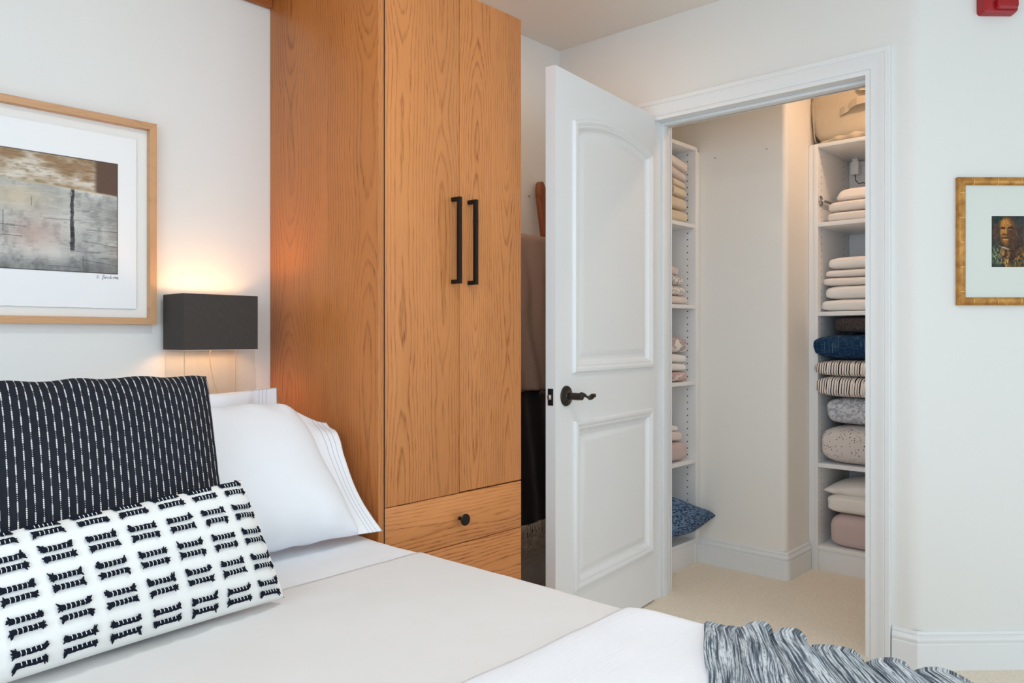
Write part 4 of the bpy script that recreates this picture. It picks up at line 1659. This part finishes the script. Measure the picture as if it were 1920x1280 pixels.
def printed(name, base, ink, scale, th0, th1, stretch=(1, 1, 1), kind='noise'):
    m = Mat(name, None, 0.9, spec=0.15)
    v, x, y, z = m.coord()
    vv = m.vec(m.f('MULTIPLY', x, stretch[0]), m.f('MULTIPLY', y, stretch[1]), m.f('MULTIPLY', z, stretch[2]))
    if kind == 'noise':
        f_ = m.noise(vv, scale, 3, 0.55, 0.8)
    elif kind == 'edge':
        f_ = m.voro(vv, scale, 'DISTANCE_TO_EDGE')
    else:
        f_ = m.voro(vv, scale)
    m.color(m.mix(m.ramp(f_, [(th0, 1.0), (th1, 0.0)]), base, ink))
    m.bump(m.noise(v, 350, 2), 0.3, 0.0012)
    return m


f_fig = printed('white_towel_grey_drawing', rgb(228, 222, 216), rgb(78, 76, 84), 34, 0.02, 0.05, (1, 1, 1.6), 'edge')
# plum flowers: petals round scattered centres
def flower(name, base, ink, scale, k=5, size=.42):
    m = Mat(name, None, 0.9, spec=0.15)
    v, x, y, z = m.coord()
    big = m.noise(v, scale, 1, .5, 1.5)
    f1 = m.ramp(big, [(0.50, 0.0), (0.52, 1.0)])
    ed = m.ramp(m.f('ABSOLUTE', m.f('SUBTRACT', big, 0.51)), [(0.006, 1.0), (0.014, 0.0)])
    det = m.ramp(m.voro(v, scale * 9, 'DISTANCE_TO_EDGE'), [(0.04, 0.25), (0.12, 1.0)])
    m.color(m.mix(m.f('MAXIMUM', m.f('MULTIPLY', f1, m.f('MULTIPLY', det, 0.75)), ed), base, ink))
    m.bump(m.noise(v, 350, 2), 0.3, 0.0012)
    return m
f_flow = flower('white_cotton_plum_flowers', rgb(230, 222, 218), rgb(120, 82, 104), 14)
f_flow2 = flower('white_cotton_rose_print', rgb(226, 212, 206), rgb(168, 122, 124), 18)
f_dots = printed('cream_quilt_dark_stitches', rgb(212, 204, 200), rgb(70, 66, 78), 96, 0.19, 0.25, (1, 1, 0.85), 'dot')
f_scr = printed('grey_white_squiggle_cotton', rgb(206, 208, 214), rgb(164, 166, 176), 48, 0.46, 0.52, (1, 1, 1.4), 'noise')
f_navy = Mat('indigo_blanket', None, 0.95, spec=0.1)
v, x, y, z = f_navy.coord()
na = f_navy.noise(f_navy.vec(f_navy.f('MULTIPLY', x, 20), f_navy.f('MULTIPLY', y, 20), f_navy.f('MULTIPLY', z, 500)), 1, 3)
nb = f_navy.noise(f_navy.vec(f_navy.f('MULTIPLY', x, 200), f_navy.f('MULTIPLY', y, 240), f_navy.f('MULTIPLY', z, 14)), 1, 3)
f_navy.color(f_navy.mix(f_navy.ramp(f_navy.f('MAXIMUM', na, nb), [(0.56, 0.0), (0.78, 0.7)]), rgb(20, 50, 82), rgb(116, 142, 164)))
f_navy.bump(na, 0.2, 0.002)
f_char = printed('charcoal_boucle', rgb(82, 76, 76), rgb(44, 40, 42), 160, 0.35, 0.65)
f_char.b.inputs['Roughness'].default_value = 1.0
f_bw = Mat('black_white_striped_cotton', None, 0.9, spec=0.15)
v, x, y, z = f_bw.coord()
nw = f_bw.f('MULTIPLY', f_bw.noise(f_bw.vec(f_bw.f('MULTIPLY', y, 6), z), 1, 1), 0.012)
l_ = f_bw.noise(f_bw.vec(f_bw.f('MULTIPLY', f_bw.f('ADD', y, f_bw.f('MULTIPLY', z, 0.12)), 150), 3.0, 1.0), 1, 1, 0.5)
q = f_bw.f('FRACT', f_bw.f('DIVIDE', f_bw.f('ADD', f_bw.f('ADD', y, nw), f_bw.f('MULTIPLY', z, 0.10)), 0.0118))
wdt = f_bw.f('MULTIPLY_ADD', l_, 1.5, -0.46)
f_bw.color(f_bw.mix(f_bw.f('LESS_THAN', q, wdt), rgb(236, 226, 218), rgb(24, 24, 30)))
f_bw.bump(f_bw.noise(v, 350, 2), 0.3, 0.0012)

# left unit stacks (front y about 1.885, right end x about 3.35)
def stack_left(z, items, group, lean=0.10):
    kk = 0.0
    z += 0.0
    for (h, mat, x1, yf, lab, cat, kw) in items:
        k = dict(ev=0.40, eh=0.20, amp=0.005, layers=0)
        k.update(kw)
        nm = {'towel': 'folded_towel', 'blanket': 'folded_blanket', 'linen': 'folded_linen'}[cat]
        o = folded(nm, 3.02, x1, yf, 2.20, z, z + h, mat, seed=z * 10 + h * 50, kb=kk, kt=kk - lean * h, **k)
        kk -= lean * h
        tag(o, lab, cat, group)
        z += h * 0.985


stack_left(SH[0], [
    (.060, f_cream, 3.352, 1.888, 'thick cream blanket at the bottom of the stack on the top left shelf', 'blanket', {}),
    (.060, f_cream, 3.345, 1.890, 'thick cream blanket, second from the bottom on the top left shelf', 'blanket', {}),
    (.044, f_band, 3.345, 1.890, 'cream towel with navy bands, the lower of the two banded towels', 'towel', {'tilt': -.006}),
    (.038, f_band, 3.338, 1.892, 'cream towel with navy bands, the upper of the two banded towels', 'towel', {}),
    (.047, f_waffle, 3.345, 1.890, 'pale ribbed towel just under the topmost towel on the top left shelf', 'towel', {}),
    (.050, f_line, 3.350, 1.888, 'white towel with one dark line, topmost on the top left shelf', 'towel', {'amp': .007}),
], 'linens folded on the top left closet shelf', 0.11)
stack_left(SH[1], [
    (.040, f_pink, 3.345, 1.885, 'blush folded linen at the bottom of the small stack on the second left shelf', 'linen', {}),
    (.049, f_fig, 3.332, 1.890, 'white linen with grey line drawings, the lower of the pair', 'linen', {}),
    (.049, f_fig, 3.318, 1.892, 'white linen with grey line drawings, the upper of the pair', 'linen', {}),
    (.044, f_waffle, 3.292, 1.900, 'pale ribbed linen topmost on the second left shelf', 'linen', {'ev': 0.34}),
], 'linens folded on the second left closet shelf')
stack_left(SH[2], [
    (.050, f_flow2, 3.350, 1.888, 'white linen with a rose pink print at the bottom of the third left shelf', 'linen', {}),
    (.040, f_w2, 3.342, 1.890, 'plain white linen just above the rose pink print', 'linen', {'layers': 0}),
    (.044, f_w2, 3.342, 1.890, 'plain white linen just under the plum flowered one', 'linen', {}),
    (.084, f_flow, 3.345, 1.888, 'white linen with plum flowers topmost on the third left shelf', 'linen', {'ev': 0.50}),
], 'linens folded on the third left closet shelf')
stack_left(SH[3], [
    (.096, f_mauve, 3.350, 1.886, 'thick mauve folded blanket on the fourth left shelf', 'blanket', {'ev': 0.46}),
    (.050, f_pink, 3.318, 1.895, 'pale pink folded linen between mauve blanket and white towel', 'linen', {}),
    (.030, f_w2, 3.292, 1.905, 'thin white folded towel topmost on the fourth left shelf', 'towel', {'ev': 0.25}),
], 'linens folded on the fourth left closet shelf')

# right unit stacks (front x about 3.70, left end y about 1.37)
def stack_right(z, items, group):
    for (h, mat, y1, xf, lab, cat, kw) in items:
        k = dict(ev=0.45, eh=0.20, amp=0.004, layers=0, x1=4.06, y0=0.86)
        k.update(kw)
        x1 = k.pop('x1')
        y0 = k.pop('y0')
        nm = {'towel': 'folded_towel', 'blanket': 'folded_blanket', 'linen': 'folded_linen', 'quilt': 'folded_quilt', 'pillow': 'folded_pillow'}[cat]
        o = folded(nm, xf, x1, y0, y1, z, z + h, mat, seed=z * 13 + h * 31, **k)
        tag(o, lab, cat, group)
        z += h * 0.985


stack_right(SR[0], [
    (.046, f_w, 1.372, 3.700, 'white folded sheet at the bottom of the three beside the chrome rod', 'linen', {'ev': 0.34}),
    (.050, f_w, 1.368, 3.702, 'white folded sheet in the middle of the three beside the chrome rod', 'linen', {'ev': 0.31}),
    (.062, f_w, 1.345, 3.705, 'white folded sheet topmost of the three beside the chrome rod', 'linen', {'ev': 0.26, 'taper': .12}),
], 'white sheets on the upper right closet shelf')
stack_right(SR[1], [
    (.058, f_w2, 1.398, 3.694, 'white towel at the bottom of the five on the middle right shelf', 'towel', {'ev': 0.37}),
    (.064, f_w2, 1.380, 3.697, 'thick white towel, second from the bottom of the five', 'towel', {'ev': 0.31}),
    (.040, f_w, 1.390, 3.697, 'thin white towel in the middle of the five', 'towel', {'ev': 0.31}),
    (.038, f_w, 1.380, 3.698, 'thin white towel, second from the top of the five', 'towel', {'ev': 0.37}),
    (.060, f_w2, 1.366, 3.697, 'white towel topmost of the five on the middle right shelf', 'towel', {'ev': 0.37}),
], 'white towels on the middle right closet shelf')
stack_right(SR[2], [
    (.190, f_dots, 1.388, 3.672, 'thick pale quilt with dark stitch dots, lowest of the bedding pile', 'quilt', {'ev': 0.50, 'amp': .008, 'x1': 4.09, 'tilt': -.004, 'flare': .022}),
    (.130, f_scr, 1.370, 3.680, 'grey and white squiggle patterned quilt above the dotted one', 'quilt', {'ev': 0.53, 'amp': .010}),
    (.098, f_bw, 1.398, 3.655, 'black and cream striped blanket, the lower of the striped pair', 'blanket', {'ev': 0.43, 'amp': .004, 'tilt': .006, 'flare': .022}),
    (.078, f_bw, 1.398, 3.652, 'black and cream striped blanket, the upper of the striped pair', 'blanket', {'ev': 0.37, 'amp': .004, 'flare': .028}),
    (.125, f_navy, 1.396, 3.650, 'indigo blue blanket above the striped pair', 'blanket', {'flare': .030, 'ev': 0.53, 'amp': .006}),
    (.082, f_char, 1.340, 3.690, 'charcoal wool blanket topmost of the bedding pile', 'blanket', {'ev': 0.34, 'amp': .006}),
], 'bedding piled on the tall right closet shelf')
stack_right(SR[3], [
    (.158, f_mauve, 1.362, 3.700, 'mauve folded blanket at the bottom of the lowest right shelf', 'blanket', {'ev': 0.31, 'amp': .006, 'taper': .02}),
    (.100, f_w, 1.376, 3.700, 'cream folded linen between mauve blanket and cream pillow', 'linen', {'ev': 0.50, 'amp': .010}),
], 'bedding on the lowest right closet shelf')
o, *_ = pillow('bed_pillow', (3.715, 1.385, .380), (3.715, 0.84, .412), (4.07, 0.84, .42), (4.07, 1.385, .385), 0.052, 0.042, f_w, n=50, conc=0.02, wr=0.004, seed=70)
o.data.transform(Matrix.Diagonal((1, 1, 1, 1)))
tag(o, 'cream pillow topmost on the lowest right closet shelf', 'pillow', 'bedding on the lowest right closet shelf')

# navy knitted cushion on the lowest left shelf
m = Mat('navy_chunky_knit', None, 0.95, spec=0.1)
v, x, y, z = m.coord('UV')
vv = m.vec(m.f('MULTIPLY', x, 1.0), m.f('MULTIPLY', y, 1.9))
vd = m.voro(vv, 70)
vc = m.noise(vv, 60, 3)
m.color(m.mix(m.ramp(m.f('ADD', vd, m.f('MULTIPLY', vc, .5)), [(0.5, 0.0), (0.85, 1.0)]), rgb(26, 48, 86), rgb(120, 146, 178)))
m.bump(m.f('SUBTRACT', 1, vd), 0.9, 0.012)
o, *_ = pillow('knit_cushion', (3.060, 1.915, 0.150), (3.345, 1.870, 0.165), (3.455, 1.800, 0.235), (3.060, 2.05, 0.420), 0.075, 0.06, m, n=50, conc=0.03, wr=0.006, seed=44)
tag(o, 'navy blue chunky knit cushion poking out of the lowest left shelf', 'cushion')

# canvas bag on the right unit ------------------------------------------------
m_canvas = Mat('khaki_canvas', None, 0.9, spec=0.15)
v, x, y, z = m_canvas.coord()
m_canvas.color(m_canvas.mix(m_canvas.noise(v, 12, 3), rgb(206, 194, 174), rgb(188, 175, 154)))
m_canvas.bump(m_canvas.noise(v, 380, 2), 0.3, 0.0015)
BX0, BX1, BY0, BY1, BZ0, BZ1 = 3.705, 4.04, 0.86, 1.445, 2.0225, 2.300
t = thing('canvas_bag', ((BX0 + BX1) / 2, (BY0 + BY1) / 2, BZ0), 'khaki canvas storage bag with webbing handle on top of the right shelving', 'bag')
T0 = Vector(t.location)
bm = bmesh.new()
nx, ny = 60, 26
sg = lambda a, e: math.copysign(abs(a) ** e, a)
V = []
for j in range(ny + 1):
    ph = -PI / 2 + PI * j / ny
    row = []
    for i in range(nx):
        th_ = 2 * PI * i / nx
        c_, s_ = abs(math.cos(ph)) ** .22, sg(math.sin(ph), .42)
        x_ = (BX1 - BX0) / 2 * c_ * sg(math.cos(th_), .18)
        y_ = (BY1 - BY0) / 2 * c_ * sg(math.sin(th_), .16)
        z_ = (BZ1 - BZ0) / 2 * (1 + s_)
        k = z_ / (BZ1 - BZ0)
        y_ *= 0.93 + 0.09 * math.sin(min(1, k * 1.15) * PI * .62)
        x_ += 0.010 * fb((x_, y_, z_), 7, 3)
        y_ += 0.008 * fb((y_, z_, x_), 6, 3)
        z_ = max(0.0006, z_ + (0.008 * fb((x_ * 2, y_ * 2, 3), 3, 3) if k > .3 else 0))
        row.append(bm.verts.new((x_, y_, z_)))
    V.append(row)
for j in range(ny):
    for i in range(nx):
        bm.faces.new((V[j][i], V[j][(i + 1) % nx], V[j + 1][(i + 1) % nx], V[j + 1][i]))
bmesh.ops.remove_doubles(bm, verts=bm.verts, dist=1e-6)
bmesh.ops.recalc_face_normals(bm, faces=bm.faces)
obj('bag_body', bm, m_canvas, t, smooth=True)
# webbing patch, strap loop, piping, loose bottom flap
def strap(pts, wd, name, th=.0035):
    bm = bmesh.new()
    P = [Vector(p) - T0 for p in pts]
    top, bot = [], []
    for p in P:
        top.append((bm.verts.new(p + Vector((0, 0, wd / 2))), bm.verts.new(p + Vector((-th, 0, wd / 2)))))
        bot.append((bm.verts.new(p + Vector((0, 0, -wd / 2))), bm.verts.new(p + Vector((-th, 0, -wd / 2)))))
    for k in range(len(P) - 1):
        bm.faces.new((top[k][1], top[k + 1][1], bot[k + 1][1], bot[k][1]))
        bm.faces.new((top[k][0], bot[k][0], bot[k + 1][0], top[k + 1][0]))
        bm.faces.new((top[k][0], top[k + 1][0], top[k + 1][1], top[k][1]))
        bm.faces.new((bot[k][0], bot[k][1], bot[k + 1][1], bot[k + 1][0]))
    bm.faces.new((top[0][0], top[0][1], bot[0][1], bot[0][0]))
    bm.faces.new((top[-1][0], bot[-1][0], bot[-1][1], top[-1][1]))
    bmesh.ops.recalc_face_normals(bm, faces=bm.faces)
    return obj(name, bm, m_canvas, t)
strap([(3.708, 1.300, 2.158), (3.700, 1.280, 2.162), (3.698, 1.262, 2.168), (3.690, 1.245, 2.180), (3.682, 1.220, 2.186), (3.680, 1.190, 2.188), (3.680, 1.10, 2.190), (3.690, 1.04, 2.180), (3.700, .99, 2.165)], .034, 'handle')
strap([(3.712, 1.235, 2.262), (3.700, 1.225, 2.255), (3.692, 1.205, 2.244), (3.692, 1.17, 2.240), (3.692, 1.10, 2.240), (3.700, 1.06, 2.25)], .020, 'strap')
bm = bmesh.new()
for yy in (1.432,):
    pts = []
    for k in range(22):
        a = 2 * PI * k / 21
        pts.append(Vector((3.873 + .160 * sg(math.cos(a), .35), yy - .004, 2.161 + .130 * sg(math.sin(a), .45))) - T0)
    tube(bm, pts, .003, 6)
obj('piping', bm, m_canvas, t, smooth=True)
bm = bmesh.new()
R0 = []
for i in range(40):
    yy = 1.405 - .30 * i / 39
    zt = 2.027 + .030 * (1 - abs(2 * i / 39 - 1.1) ** 2) * (0.7 + .5 * noise.noise(Vector((yy * 20, 0, 0))))
    xo = 3.702 - .006 * math.sin(i * .7)
    R0.append([bm.verts.new(Vector((xo + .012, yy, zt + .006)) - T0), bm.verts.new(Vector((xo - .002, yy, zt)) - T0), bm.verts.new(Vector((xo - .004, yy, 2.0265)) - T0), bm.verts.new(Vector((xo + .006, yy, 2.0235)) - T0)])
for i in range(39):
    for k in range(3):
        bm.faces.new((R0[i][k], R0[i + 1][k], R0[i + 1][k + 1], R0[i][k + 1]))
obj('bottom_flap', bm, m_canvas, t, smooth=True)

# tiny hooks and holes left in the closet wall
for (yy, zz_) in ((1.801, 1.975), (1.540, 1.976)):
    bm = bmesh.new()
    lathe(bm, [(0.003, 0), (0.003, 0.006), (0.001, 0.009)], (UB, yy, zz_), (-1, 0, 0), 10)
    tag(auto(obj('wall_screw', bm, m_steel)), 'small screw in the closet back wall, ' + ('nearer the left shelving' if yy > 1.7 else 'nearer the rounded corner'), 'screw')
